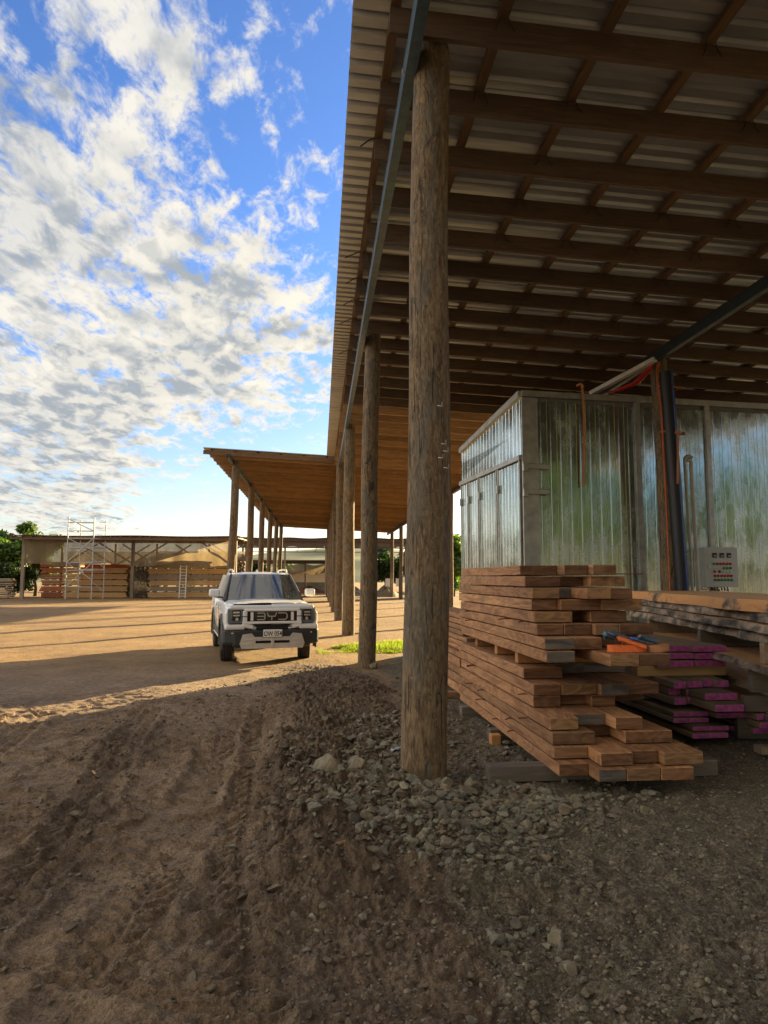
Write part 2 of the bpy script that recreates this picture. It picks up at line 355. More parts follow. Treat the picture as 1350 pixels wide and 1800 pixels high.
def barkmat(light=0.0):
    m, n, b = newmat('mottled_bark_edge'); tcn = n.add('ShaderNodeTexCoord'); o = tcn.outputs['Object']; oi = n.add('ShaderNodeObjectInfo')
    off = n.add('ShaderNodeCombineXYZ', i_0=n.math('MULTIPLY', oi.outputs['Random'], 30.0), i_1=n.math('MULTIPLY', oi.outputs['Random'], 17.0)).outputs[0]
    f = n.noise(n.mapping(o, (1, .5, 1), off), 6, 7, 0.68, 0.9)
    g = n.noise(n.mapping(o, (1, .7, 1), off), 3.5, 4, 0.6, .5)
    c = n.ramp(f, [(0.36, (0.035, 0.028, 0.024)), (0.47, (0.15, 0.125, 0.10)), (0.56, (0.30, 0.23, 0.17)), (0.7, (0.42, 0.33, 0.25))])
    c = n.mix(n.smooth(g, 0.45, 0.6), c, n.mix(1.0, c, (0.55, 0.55, 0.56), 'MULTIPLY'))
    if light: c = n.mix(n.smooth(g, 0.62, 0.48), c, (0.50, 0.25, 0.10))
    n.l.new(c, b.inputs['Base Color']); b.inputs['Roughness'].default_value = 0.85
    n.l.new(n.bump(f, 0.8, 0.03), b.inputs['Normal']); return m
M['bark'] = barkmat(); M['bark_light'] = barkmat(1.0)
def leafmat(name, c0, c1, trans=0.45):
    m, n, b = newmat(name); tcn = n.add('ShaderNodeTexCoord'); gi = n.add('ShaderNodeNewGeometry')
    c = n.mix(gi.outputs['Random Per Island'], c0, c1)
    n.l.new(c, b.inputs['Base Color']); b.inputs['Roughness'].default_value = 0.55
    tr = n.add('ShaderNodeBsdfTranslucent'); n.l.new(n.mix(1.0, c, (1.5, 1.7, 0.7), 'MULTIPLY'), tr.inputs[0])
    mx = n.add('ShaderNodeMixShader'); mx.inputs[0].default_value = trans
    n.l.new(b.outputs[0], mx.inputs[1]); n.l.new(tr.outputs[0], mx.inputs[2])
    n.l.new(mx.outputs[0], m.node_tree.nodes['Material Output'].inputs[0]); return m
M['leaf'] = leafmat('tree_leaf', (0.05, 0.10, 0.018), (0.14, 0.22, 0.04))
M['leaf_dark'] = leafmat('dark_tree_leaf', (0.022, 0.05, 0.014), (0.06, 0.11, 0.03), 0.3)
M['grass'] = leafmat('grass_blade', (0.12, 0.16, 0.02), (0.24, 0.27, 0.05), 0.5)
M['trunk'] = simple('tree_bark', (0.12, 0.09, 0.06), 0.9, 0, 0.3, 8, 0.6)
def clothmat():
    m, n, b = newmat('shade_cloth'); tcn = n.add('ShaderNodeTexCoord'); o = tcn.outputs['Object']
    f = n.noise(n.mapping(o, (1, 1, .4)), 0.9, 5, 0.6, 0.4)
    c = n.ramp(f, [(0.3, (0.20, 0.15, 0.085)), (0.7, (0.36, 0.29, 0.18))])
    n.l.new(c, b.inputs['Base Color']); b.inputs['Roughness'].default_value = 0.8
    tr = n.add('ShaderNodeBsdfTranslucent'); n.l.new(c, tr.inputs[0]); tp = n.add('ShaderNodeBsdfTransparent')
    mx = n.add('ShaderNodeMixShader'); mx.inputs[0].default_value = 0.35
    n.l.new(b.outputs[0], mx.inputs[1]); n.l.new(tr.outputs[0], mx.inputs[2])
    m2 = n.add('ShaderNodeMixShader'); n.l.new(n.math('ADD', n.math('MULTIPLY', f, 0.3), 0.0), m2.inputs[0])
    n.l.new(mx.outputs[0], m2.inputs[1]); n.l.new(tp.outputs[0], m2.inputs[2])
    n.l.new(m2.outputs[0], m.node_tree.nodes['Material Output'].inputs[0]); return m
M['cloth'] = clothmat()
def rockmat(name, k=1.0):
    m, n, b = newmat(name); tcn = n.add('ShaderNodeTexCoord'); gi = n.add('ShaderNodeNewGeometry'); o = tcn.outputs['Object']
    rv = gi.outputs['Random Per Island']
    f = n.noise(o, 16, 7, 0.66)
    c = n.ramp(f, [(0.3, (0.135 * k, 0.120 * k, 0.09 * k)), (0.6, (0.275 * k, 0.25 * k, 0.19 * k)), (0.8, (0.37 * k, 0.34 * k, 0.27 * k))])
    c = n.mix(1.0, c, n.ramp(rv, [(0.0, (0.55, 0.52, 0.50)), (0.4, (0.95, 0.95, 0.95)), (0.8, (1.05, 0.92, 0.78)), (1.0, (1.35, 1.3, 1.2))]), 'MULTIPLY')
    c = n.mix(1.0, c, (0.72, 0.75, 0.75), 'MULTIPLY')
    dirt = n.smooth(n.noise(o, 5, 5, 0.6), 0.5, 0.68)
    c = n.mix(n.math('MULTIPLY', dirt, 0.6), c, (0.19 * k, 0.115 * k, 0.068 * k))
    n.l.new(c, b.inputs['Base Color']); b.inputs['Roughness'].default_value = 0.9
    n.l.new(n.bump(n.noise(o, 55, 6, 0.65), 0.6, 0.012), b.inputs['Normal']); return m
M['rock'] = rockmat('grey_rubble')
def clodmat():
    m, n, b = newmat('earth_clod'); tcn = n.add('ShaderNodeTexCoord'); gi = n.add('ShaderNodeNewGeometry'); o = tcn.outputs['Object']
    c = n.ramp(n.noise(o, 14, 6, .65), [(0.3, (0.07, 0.050, 0.034)), (0.7, (0.20, 0.155, 0.105))])
    c = n.mix(gi.outputs['Random Per Island'], c, n.mix(1.0, c, (1.0, 1.08, 1.05), 'MULTIPLY'))
    n.l.new(c, b.inputs['Base Color']); b.inputs['Roughness'].default_value = 0.95
    n.l.new(n.bump(n.noise(o, 60, 5, 0.65), 0.7, 0.01), b.inputs['Normal']); return m
M['clod'] = clodmat()
def groundmat():
    m, n, b = newmat('yard_earth'); tcn = n.add('ShaderNodeTexCoord'); o = tcn.outputs['Object']
    def at(a): q = n.add('ShaderNodeAttribute'); q.attribute_name = a; return q.outputs['Fac']
    grav, mud, far = at('grav'), at('mud'), at('far')
    f1 = n.noise(o, 0.9, 6, 0.62, 0.3); f2 = n.noise(o, 9, 6, 0.68, 0.2); f3 = n.noise(o, 48, 6, 0.7)
    mixf = n.math('ADD', n.math('MULTIPLY', f1, 0.5), n.math('MULTIPLY', f2, 0.5))
    dirt = n.ramp(mixf, [(0.34, (0.165, 0.105, 0.060)), (0.5, (0.305, 0.208, 0.130)), (0.66, (0.44, 0.32, 0.205))])
    mudc = n.ramp(mixf, [(0.34, (0.075, 0.048, 0.031)), (0.48, (0.175, 0.118, 0.076)), (0.64, (0.31, 0.225, 0.15))])
    gc = n.ramp(n.math('ADD', n.math('MULTIPLY', f2, 0.5), n.math('MULTIPLY', f3, 0.5)), [(0.34, (0.095, 0.075, 0.051)), (0.5, (0.195, 0.158, 0.108)), (0.66, (0.34, 0.285, 0.205))])
    farc = n.ramp(mixf, [(0.32, (0.185, 0.108, 0.040)), (0.5, (0.30, 0.185, 0.072)), (0.68, (0.41, 0.268, 0.112))])
    patch = n.noise(o, 0.16, 5, .6, .4)
    farc = n.mix(1.0, farc, n.ramp(patch, [(0.35, (0.72, 0.70, 0.68)), (0.62, (1.12, 1.10, 1.05))]), 'MULTIPLY')
    c = n.mix(far, dirt, farc)
    nm = n.math('ADD', n.math('MULTIPLY', f2, 0.5), n.math('MULTIPLY', f1, 0.3))
    c = n.mix(n.smooth(n.math('ADD', mud, n.math('SUBTRACT', nm, 0.4)), 0.32, 0.68), c, mudc)
    c = n.mix(n.smooth(n.math('ADD', grav, n.math('SUBTRACT', nm, 0.4)), 0.36, 0.64), c, gc)
    st = n.smooth(f3, 0.3, 0.62)
    c = n.mix(1.0, c, n.mix(st, (0.55, 0.53, 0.50), (1.10, 1.10, 1.10)), 'MULTIPLY')
    f4 = n.noise(o, 130, 4, 0.7)
    c = n.mix(1.0, c, n.ramp(f4, [(0.36, (0.50, 0.48, 0.46)), (0.46, (0.95, 0.95, 0.95)), (0.56, (1.0, 1.0, 1.0)), (0.68, (1.5, 1.47, 1.42))]), 'MULTIPLY')
    n.l.new(c, b.inputs['Base Color']); b.inputs['Roughness'].default_value = 0.92
    h = n.math('ADD', n.math('MULTIPLY', n.noise(o, 22, 7, 0.68), 1.0), n.math('MULTIPLY', f3, 0.5))
    n.l.new(n.bump(h, 1.0, 0.06), b.inputs['Normal']); return m
M['ground'] = groundmat()

# ================================================================== GROUND
def segd(x, y, pts):
    d = np.full(np.shape(x), 1e9)
    for (ax, ay), (bx, by) in zip(pts[:-1], pts[1:]):
        t = np.clip(((x - ax) * (bx - ax) + (y - ay) * (by - ay)) / ((bx - ax) ** 2 + (by - ay) ** 2), 0, 1)
        d = np.minimum(d, np.hypot(x - ax - t * (bx - ax), y - ay - t * (by - ay)))
    return d
TRK = [[(-0.98, 2.2), (-0.86, 4.7), (-1.05, 7.9), (-1.18, 11.7), (-1.75, 14.6)],
       [(-1.62, 2.2), (-1.60, 4.8), (-1.95, 7.7), (-2.3, 11.0), (-3.0, 15)],
       [(-3.4, 2.5), (-3.0, 6.0), (-3.5, 10.0), (-4.5, 15)], [(-0.28, 2.2), (-0.30, 3.2), (-.45, 4.4), (-.55, 6.0), (-.62, 8.5), (-.75, 11.5)], [(-2.9, 3.4), (-1.9, 3.55), (-1.0, 3.3), (-.2, 2.9)]]
def masks(x, y):
    w = fbm(x, y, 0.55, 3, 0.5, 21) * 0.55
    # rubble: apron round the near pole, running to the front right
    gx = 0.75 + 0.22 * (5.5 - np.minimum(y, 9)) * (y < 5.5) * -1
    edge = np.where(y < 6.2, 0.25 + 0.30 * np.clip(5.4 - y, -1, 3) * 0.6, 1.15)
    grav = sst(-0.25, 0.35, x - edge + w * 0.6) * sst(16.5, 13.5, y + x * -.2)
    mudr = sst(0.5, -0.15, np.abs(x - 0.15 + w * .8) - 0.55) * sst(2.0, 4.6, y + w) * sst(15.5, 12.0, y)
    mudf = sst(5.2, 3.8, y + w * 1.2) * sst(-1.6, -0.2, x + w)
    trk = np.minimum(segd(x, y, TRK[0]), segd(x, y, TRK[1]))
    mudt = 0.62 * sst(0.55, 0.15, np.abs(segd(x, y, TRK[1]) + w * .5)) * sst(12, 7, y)
    mudt = mudt * sst(.12, .35, segd(x, y, TRK[0]))
    mud = np.clip(np.maximum(np.maximum(mudr, mudf * .9), mudt), 0, 1)
    far = sst(11, 15, y) * sst(90, 60, np.abs(x))
    return grav, mud, far, mudr
def height(x, y, detail=True):
    grav, mud, far, mudr = masks(x, y)
    near = sst(40, 14, y) * sst(-6, 0, y)
    h = fbm(x, y, 0.35, 3, 0.5, 3) * 0.035 * near
    h = h + fbm(x, y, 2.1, 4, 0.55, 9) * 0.014 * near * (0.4 + 0.6 * mud)
    # rough churned ridge left of the poles
    h = h + mudr * sst(14.5, 8.5, y) * (0.015 + 0.085 * np.abs(fbm(x * .6, y, 1.7, 4, 0.6, 31)) + 0.050 * np.abs(fbm(x, y, 6.5, 3, 0.65, 35)) + .02 * np.abs(fbm(x, y, 19, 2, .6, 37)))
    # mud lip in the foreground
    lip = np.exp(-((y - 3.95 + 0.18 * (x - .7) + .12 * fbm(x, y, 1.2, 2, .5, 50)) / 0.16) ** 2) * sst(-0.7, 0.1, x) * sst(2.1, 1.4, x)
    h = h + lip * (0.05 + 0.05 * np.abs(fbm(x, y, 5, 3, .6, 44)))
    # wheel ruts with tread blocks
    for k, t in enumerate(TRK):
        wob = 0.03 * fbm(x, y, .9, 2, .5, 140 + k); d = segd(x + wob, y, t); hw = 0.13 if k else .15
        rut = sst(hw + .06, hw - .03, d); lipw = np.exp(-((d - hw - .075) / .045) ** 2)
        broken = sst(-.35, .15, fbm(x, y, 0.8, 2, .5, 70 + k))
        h = h + (-0.024 * rut + 0.015 * lipw * (1 + 1.5 * fbm(x, y, 5, 2, .6, 150 + k))) * broken * sst(1.5, 3, y) * sst(10.5, 8, y)
        if detail:
            sgn = np.sign(np.sin(0)) if False else 1
            lug = np.clip(np.tanh(4 * np.sin((y + d * .8 * (1 if k % 2 else -1)) * 2 * np.pi / 0.115)) * .5 + .5, 0, 1) * sst(.012, .03, d)
            h = h + 0.026 * lug * sst(hw + .02, hw - .02, d) * sst(-.30, .10, fbm(x, y, 1.1, 2, .5, 90 + k)) * sst(11, 8, y)
    if detail:
        h = h + fbm(x, y, 9.0, 5, 0.64, 13) * 0.016 * near * (0.55 + 0.6 * mud + .5 * grav) * (1 - .75 * sst(9, 12, y))
        rp_ = 1 - np.abs(fbm(x * .45 + .3 * fbm(x, y, .9, 2, .5, 80), y, 4.6, 3, .6, 81)) * 2.2
        h = h + np.clip(rp_, 0, 1) ** 3 * 0.034 * near * (1 - .8 * sst(9, 11.5, y)) * (1 - grav) * sst(-.35, .3, fbm(x, y, .7, 2, .5, 83))
        h = h + (np.abs(fbm(x, y, 17.0, 3, 0.6, 17)) - .3) * 0.016 * mud * near
        h = h + np.maximum(0, fbm(x, y, 13.0, 2, 0.5, 27)) * 0.020 * grav * near
    h = h + sst(25, 60, y) * 0.02
    # level pads under stacked timber and kiln
    pad = sst(1.55, 2.0, x) * sst(5.2, 5.6, y) * sst(20, 17, y)
    return h * (1 - 0.8 * pad)
def hz(x, y): return float(height(np.array([float(x)]), np.array([float(y)]), False)[0])
nu, nv = 620, 720
v = np.linspace(0, 1, nv); yb = 2.3 * np.exp(v * math.log(2500 / 2.3)); yb = 2.3 + (yb - 2.3)
u = np.linspace(-1, 1, nu)
# rows: a log-spaced field ahead of the camera plus coarse rows behind it
ynear = np.concatenate([[-400, -120, -50, -20, -8, -3, 0, 1.2, 1.9], 2.3 + 15.7 * (np.linspace(0, 1, 1000) ** 1.55), np.geomspace(18.4, 2500, 90)])
xs = np.sign(u) * (np.abs(u) * 1.6 + 2.9 * np.abs(u) ** 2.2)
Xg = []; 
for y in ynear:
    w = max(1.0, 0.36 * abs(y) + .3) if y > 2 else max(3.0, abs(y))
    wide = xs / 4.5
    x = wide * (w * 1.9 + 1.2)
    x[0] = -max(2500, abs(y)); x[1] = -300 - abs(y) * .6; x[-1] = max(2500, abs(y)); x[-2] = 300 + abs(y) * .6
    x[2] = min(x[2], -60); x[-3] = max(x[-3], 60)
    Xg.append(x)
Xg = np.array(Xg); Yg = np.repeat(ynear[:, None], nu, 1)
Zg = height(Xg, Yg); gr, mu, fa, _ = masks(Xg, Yg)
ny = len(ynear); idx = np.arange(ny * nu).reshape(ny, nu)
Fg = np.stack([idx[:-1, :-1], idx[:-1, 1:], idx[1:, 1:], idx[1:, :-1]], -1).reshape(-1, 4)
ground = npmesh('ground', np.stack([Xg, Yg, Zg], -1).reshape(-1, 3), Fg, M['ground'], smooth=True, attrs={'grav': gr, 'mud': mu, 'far': fa})
tag(ground, kind='structure')

# ---- stones
def ico(sub):
    bm = bmesh.new(); bmesh.ops.create_icosphere(bm, subdivisions=sub, radius=1)
    V = np.array([v.co[:] for v in bm.verts]); F = np.array([[v.index for v in f.verts] for f in bm.faces]); bm.free(); return V, F
def stone_shapes(n, sub, seed, cuts=9):
    rg = np.random.RandomState(seed); V0, F0 = ico(sub); outl = []
    for k in range(n):
        V = V0.copy()
        for c in range(cuts):       # chop with random planes: angular broken stone
            d = rg.normal(size=3); d /= np.linalg.norm(d); t = rg.uniform(0.36, 0.85)
            s_ = V @ d; over = s_ > t; V[over] -= np.outer(s_[over] - t, d)
        V *= 1 + rg.uniform(-.045, .045, (len(V), 1))
        V *= np.array([rg.uniform(.9, 1.25), rg.uniform(.7, 1.0), rg.uniform(.5, .85)])
        outl.append(V)
    return outl, F0
def rotz_np(V, a, tilt, ta):
    c, s = math.cos(a), math.sin(a); Rz = np.array([[c, -s, 0], [s, c, 0], [0, 0, 1]])
    c, s = math.cos(tilt), math.sin(tilt); Rx = np.array([[1, 0, 0], [0, c, -s], [0, s, c]])
    return V @ Rx.T @ Rz.T
def scatter(name, pts, sizes, shapes, F0, mat, sink=0.35, seed=1):
    rg = np.random.RandomState(seed); Vs = []; Fs = []; b = 0
    P_ = np.array(pts); Z = height(P_[:, 0], P_[:, 1])
    for (x, y), r, z in zip(pts, sizes, Z):
        V = rotz_np(shapes[rg.randint(len(shapes))], rg.uniform(0, 6.28), rg.uniform(-.5, .5), 0) * r
        Vs.append(V + np.array([x, y, z + r * (0.5 - sink)])); Fs.append(F0 + b); b += len(V)
    return npmesh(name, np.concatenate(Vs), np.concatenate(Fs), mat, smooth=False)
rg = np.random.RandomState(5)
shp, Fst = stone_shapes(14, 2, 3)
pts = []; sz = []
def trypts(n, fx, dens, size):
    c = 0
    while c < n:
        x, y = fx(); 
        if rg.rand() < dens(x, y): pts.append((x, y)); sz.append(size(x, y)); c += 1
G = lambda x, y, cx, cy, sx, sy: math.exp(-((x - cx) / sx) ** 2 - ((y - cy) / sy) ** 2)
def dens1(x, y):
    if x > 1.75 and y > 5.35: return 0.05
    return min(1, G(x, y, 1.30, 5.35, .80, .42) + G(x, y, .85, 4.35, .38, .32) * .9 + G(x, y, 1.0, 4.75, .5, .4) * .7 + G(x, y, .75, 7.6, .40, 1.6) * .55 + G(x, y, .3, 6.2, .4, .4) * .4 + G(x, y, 0.2, 5.3, .3, .5) * .35 + G(x, y, 1.0, 3.3, .22, .2) * .25 + .004)
trypts(3200, lambda: (rg.uniform(-.9, 2.6), rg.uniform(2.7, 8.2)), dens1, lambda x, y: float(np.clip(rg.lognormal(-3.6 if y > 4.6 else -3.85, .42), .011, .062)))
rub = scatter('rubble', pts, sz, shp, Fst, M['rock'], 0.25); tag(rub, kind='stuff')
pts = []; sz = []
shp1, Fs1 = stone_shapes(10, 1, 8, 5)
def dens2(x, y):
    g_, m_, f_, r_ = masks(np.array([x]), np.array([y]))
    return 0.10 + 0.8 * float(g_[0]) * min(1.0, 5.5 / y + .2) + 0.25 * float(m_[0])
trypts(19000, lambda: (rg.uniform(-.6, 1) * 3.6 * 1.2 + .6, 2.6 + 8.5 * rg.rand() ** 1.4), dens2, lambda x, y: float(np.clip(rg.lognormal(-4.95 if x > .4 else -5.2, .5), .003, .026)))
grv = scatter('gravel', pts, sz, shp1, Fs1, M['rock'], 0.25, 4); tag(grv, kind='stuff')
pts = []; sz = []
def vn1(x, y): return float(fbm(np.array([x]), np.array([y]), 1.3, 3, .6, 171)[0]) - .12
def dens3(x, y):
    g_, m_, f_, r_ = masks(np.array([x]), np.array([y])); return 0.03 + 0.5 * float(r_[0]) + .2 * float(m_[0]) + .5 * max(0, vn1(x, y))
trypts(9000, lambda: (rg.uniform(-2.6, 1.7), 2.7 + 10 * rg.rand() ** 1.2), dens3, lambda x, y: float(np.clip(rg.lognormal(-4.75, .6), .004, .04)))
cld = scatter('earth_clods', pts, sz, shp, Fst, M['clod'], 0.3, 9); tag(cld, kind='stuff')
# big stones round the foot of the near pole, each one a thing
big = [(0.70, 5.66, .085, 'rounded pale stone leaning on the left foot of the nearest log pole'),
       (0.98, 5.60, .078, 'angular grey stone against the front right foot of the nearest log pole'),
       (0.82, 5.50, .080, 'flat grey stone lying just in front of the nearest log pole'),
       (0.08, 5.95, .150, 'large pale boulder with a broken face left of the nearest log pole'),
       (0.30, 5.85, .120, 'dark clay covered boulder between the pale boulder and the nearest pole'),
       (0.48, 5.90, .085, 'wedge shaped light grey stone just left of the nearest pole'),
       (0.34, 4.92, .048, 'small blue grey stone alone in the mud below the boulders'),
       (1.22, 5.62, .085, 'round grey stone right of the nearest pole foot near the dark bearer'),
       (1.12, 5.42, .075, 'blocky grey stone at the edge of the rubble right of the pole'),
       (0.86, 4.98, .075, 'brown stained flat stone in the middle of the rubble apron'),
       (1.02, 4.42, .062, 'round reddish stone in the lower rubble heap'),
       (0.78, 4.30, .060, 'tan stone half sunk in the lower rubble heap'),
       (1.10, 3.32, .055, 'smooth grey stone pressed in the mud of the foreground'),
       (0.35, 6.45, .080, 'grey stone on the churned mud behind the large boulder'),
       (1.02, 13.2, .13, 'grey stone against the foot of the second log pole')]
for k, (x, y, r, lab) in enumerate(big):
    V0, F0 = ico(3); rgk = np.random.RandomState(100 + k); V = V0.copy()
    for c in range(11):
        d = rgk.normal(size=3); d /= np.linalg.norm(d); t = rgk.uniform(.42, .9); s_ = V @ d; ov = s_ > t; V[ov] -= np.outer(s_[ov] - t, d)
    V *= 1 + .05 * fbm(V[:, 0] * 2 + k, V[:, 1] * 2 + V[:, 2], 1.5, 3, .5, k)[:, None]
    V = rotz_np(V * np.array([1.12, .85, .8]), rgk.uniform(0, 6), rgk.uniform(-.4, .4), 0) * r
    o = npmesh('stone', V, F0, M['rock'], smooth=False); o.location = (x, y, hz(x, y) + r * .45)
    tag(o, lab, 'stone', 'large stones round the poles')
M['chip'] = simple('orange_wood_chip', (0.42, 0.17, 0.07), .8, 0, .3, 30)
M['scrap'] = simple('pale_plastic_scrap', (0.24, 0.27, 0.31), .45, 0, .3, 20)
def scrap(name, x, y, s_, mat, lab, cat, seed):
    rs = random.Random(seed); rows = [[(s_ * (i - 2) * .5 + rs.uniform(-.1, .1) * s_, s_ * (j - 1.5) * .35 + rs.uniform(-.1, .1) * s_, s_ * rs.uniform(.0, .35)) for i in range(5)] for j in range(4)]
    o = MB().grid(rows, 0, False).build(name, M[mat], None, loc=(x, y, hz(x, y) + .022), rot=(0, 0, rs.uniform(0, 6))); sm_ = o.modifiers.new('thickness', 'SOLIDIFY'); sm_.thickness = .002; tag(o, lab, cat)
def chip(x, y, L, w, lab, seed, mat='chip'):
    rs = random.Random(seed); o = MB().prism([(-w, 0), (-w * .3, w * .5), (w * .8, w * .4), (w, 0), (0, -w * .3)], -L / 2, L / 2).build('wood_chip', M[mat], None, loc=(x, y, hz(x, y) + .028), rot=(rs.uniform(-.15, .15), 0, rs.uniform(0, 3))); tag(o, lab, 'wood chip')
chip(1.62, 5.56, .14, .02, 'orange splinter of wood on the rubble in front of the dark bearer', 1)
chip(.15, 4.1, .10, .014, 'pale brown splinter lying in the mud left of the rubble', 5, 'end_light' if 'end_light' in M else 'chip')
chip(-1.9, 6.4, .16, .010, 'thin pale stick on the left wheel track', 7, 'end_light')
scrap('plastic_scrap', .70, 6.55, .07, 'blue' if False else 'scrap', 'crumpled pale blue plastic scrap left of the nearest pole', 'scrap', 2)
scrap('plastic_scrap', .93, 5.17, .05, 'scrap', 'small torn pale plastic scrap in the rubble below the nearest pole', 'scrap', 3)
# grass strip
gv = []; gf = []; rgg = np.random.RandomState(3)
for k in range(16000):
    x, y = rgg.uniform(-.5, 2.6), rgg.uniform(15.2, 18.9)
    pres = fbm(np.array([x]), np.array([y]), .9, 3, .5, 61)[0] + .75 - abs((y - 17.0 - .1 * x) / 1.75) ** 2 - (0.45 if x < .0 else 0)
    if pres < 0.05: continue
    hh = rgg.uniform(.04, .13) * min(1.3, .4 + pres); a = rgg.uniform(0, 6.28); w = .007; lx, ly = rgg.normal(0, .035, 2)
    z = -0.01; b = len(gv); cx, sx = math.cos(a) * w, math.sin(a) * w
    gv += [(x - cx, y - sx, z), (x + cx, y + sx, z), (x + lx * .4 + cx * .7, y + ly * .4 + sx * .7, z + hh * .6), (x + lx, y + ly, z + hh)]
    gf.append((b, b + 1, b + 2, b + 3))
g = npmesh('grass', gv, gf, M['grass']); tag(g, kind='stuff')

# ================================================================== THE BIG OPEN SHED
SL = 0.05
def zr(x): return 6.36 - SL * (x - 0.8)          # underside of the rafters
shed = thing('timber_shed', 'huge open shed on log poles with timber rafters and metal roof, filling the right half', 'shed', (0.9, 5.93, 0))
off = Vector((-0.9, -5.93, 0))
def sh(mb, name, mat, **k):
    o = mb.build(name, mat, shed, **k); o.location = (o.location + off) if (o.location.length or True) else o.location; return o
def log_pole(bx, by, tx, ty, zt, r0, r1, seed):
    n, k = 40, 90; V = []; F = []
    rgp = np.random.RandomState(seed); knots = [(rgp.uniform(0, 6.28), rgp.uniform(.5, zt - .3), rgp.uniform(.006, .02)) for _ in range(14)]
    for i in range(k + 1):
        t = i / k; z = -0.15 + t * (zt + .15); tt = max(0, z / zt)
        rr = r0 + (r1 - r0) * tt
        if i == k: rr *= .96
        cx = bx + (tx - bx) * tt + .012 * math.sin(z * 1.3 + seed) ; cy = by + (ty - by) * tt
        for j in range(n):
            a = 2 * math.pi * j / n
            q = float(vnoise(np.array([a * 1.6 + seed * 7.]), np.array([z * .8]), seed)[0]) * .028 + float(vnoise(np.array([a * 5.1 + seed]), np.array([z * 1.6]), seed + 3)[0]) * .012
            for ka, kz, kh in knots:
                da = math.atan2(math.sin(a - ka), math.cos(a - ka)); q += kh / rr * .5 * math.exp(-(da * rr / .045) ** 2 - ((z - kz) / .06) ** 2)
            V.append((rr * (1 + q) * math.cos(a), rr * (1 + q) * math.sin(a), 0)); V[-1] = (V[-1][0] + cx - bx, V[-1][1] + cy - by, z)
    for i in range(k):
        for j in range(n): F.append((i * n + j, i * n + (j + 1) % n, (i + 1) * n + (j + 1) % n, (i + 1) * n + j))
    mb = MB(); mb.add(V, F, 0, True)
    b = k * n; ring = V[b:b + n]; c_ = [(np.mean([p[0] for p in ring]), np.mean([p[1] for p in ring]), zt + .015)]
    mb.add(ring + c_, [(j, (j + 1) % n, n) for j in range(n)], 0, False)
    o = mb.build('pole', M['pole'], shed, normals=False); o.location = Vector((bx, by, 0)) + off; return o
MAINY = [5.93, 13.35, 21.0, 28.3, 35.6, 42.9, 50.2, 57.5, 64.8]
for i, y in enumerate(MAINY):
    if i == 0: p = log_pole(.875, y, .975, y, 6.44, .194, .160, 11); p['label'] = 'thickest log pole nearest the camera'
    elif i == 1: p = log_pole(.89, y, .99, y, 6.42, .165, .150, 12)
    elif i == 2: p = log_pole(.85, y, .87, y, 6.30, .185, .160, 13)
    else: p = log_pole(.74 + .03 * (i % 2), y, .80, y, 6.36, .17, .15, 20 + i)
EXTY = [29.6, 36.5, 43.5, 50.5, 57.5, 64.5]
for i, y in enumerate(EXTY): log_pole(-3.62 - (.06 if i == 0 else 0), y, -3.50, y, zr(-3.5) - .02, .17, .16, 40 + i)
INY = [13.1, 20.6, 28.3, 35.6, 42.9, 50.2, 57.5, 64.8]
for i, y in enumerate(INY): log_pole(6.78 if i == 0 else 6.6, y, 6.66, y, zr(6.65) - .04, .19 if i == 0 else .17, .155, 60 + i)
# steel beams on the pole heads (channel: web plus two flanges)
def channel(x0, y0, y1, zt0, h=.20, w=.10):
    mb = MB(); y = (y0 + y1) / 2; L = y1 - y0
    mb.box((x0, y, zt0 - h / 2), (.012, L, h - .02)); mb.box((x0, y, zt0 - .005), (w, L, .01)); mb.box((x0, y, zt0 - h + .005), (w, L, .01))
    mb.box((x0 - w / 2 + .004, y, zt0 - h / 2), (.006, L - .01, h - .024))
    return mb
for (x0, y0, y1) in ((.775, 2.2, 29), (.775, 29.01, 68), (-3.62, 27.9, 67.8), (6.5, 2.2, 29.0), (6.5, 29.01, 68)):
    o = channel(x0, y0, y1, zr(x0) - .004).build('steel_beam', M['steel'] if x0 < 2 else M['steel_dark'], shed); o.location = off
# rafters
RY = [2.9 + .93 * i for i in range(0, 29)]
RAF = []
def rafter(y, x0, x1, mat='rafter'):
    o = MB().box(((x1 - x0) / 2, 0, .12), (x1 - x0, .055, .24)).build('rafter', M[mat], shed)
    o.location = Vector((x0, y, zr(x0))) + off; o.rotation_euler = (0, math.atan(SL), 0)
rr_ = random.Random(4)
for y in RY: rafter(y, .58 + rr_.uniform(-.03, .03), 13.0, 'rafter' if y < 19 else 'rafter_lit')
RY2 = [29.15 + .93 * i for i in range(42)]
for y in RY2: rafter(y, -4.5 + rr_.uniform(-.02, .02), 6.85, 'rafter_lit')
# battens along the building
def batten(x, y0, y1):
    z = zr(x) + .243
    o = MB().box((0, (y1 - y0) / 2, .034), (.09, y1 - y0, .068)).build('batten', M['batten'], shed)
    o.location = Vector((x, y0, z)) + off; o.rotation_euler = (0, math.atan(SL), 0)
for k in range(14): batten(.62 + .95 * k, 2.5, 28.6)
for k in range(13): batten(-4.45 + .94 * k, 29.0, 68.2)
# short hangers (wire ties) at the joints
for y in RY[1:14]:
    for k in range(0, 6):
        if rr_.random() < .3: continue
        x = .62 + .95 * k; z = zr(x) + .2; mb = MB()
        for sx in (-1, 1):
            if k == 0 and sx < 0:
                mb.tube([(0, 0, .06), (-.10, .01, .03), (-.20 - rr_.random() * .08, .02, -.05)], .009, 5)
            else: mb.tube([(sx * .04, -.03, .03), (sx * .06, -.035, -.05), (sx * (.07 + rr_.random() * .05), -.05, -.11)], .006, 5)
        o = mb.build('wire_tie', M['dark'], shed); o.location = Vector((x, y - .03, z)) + off
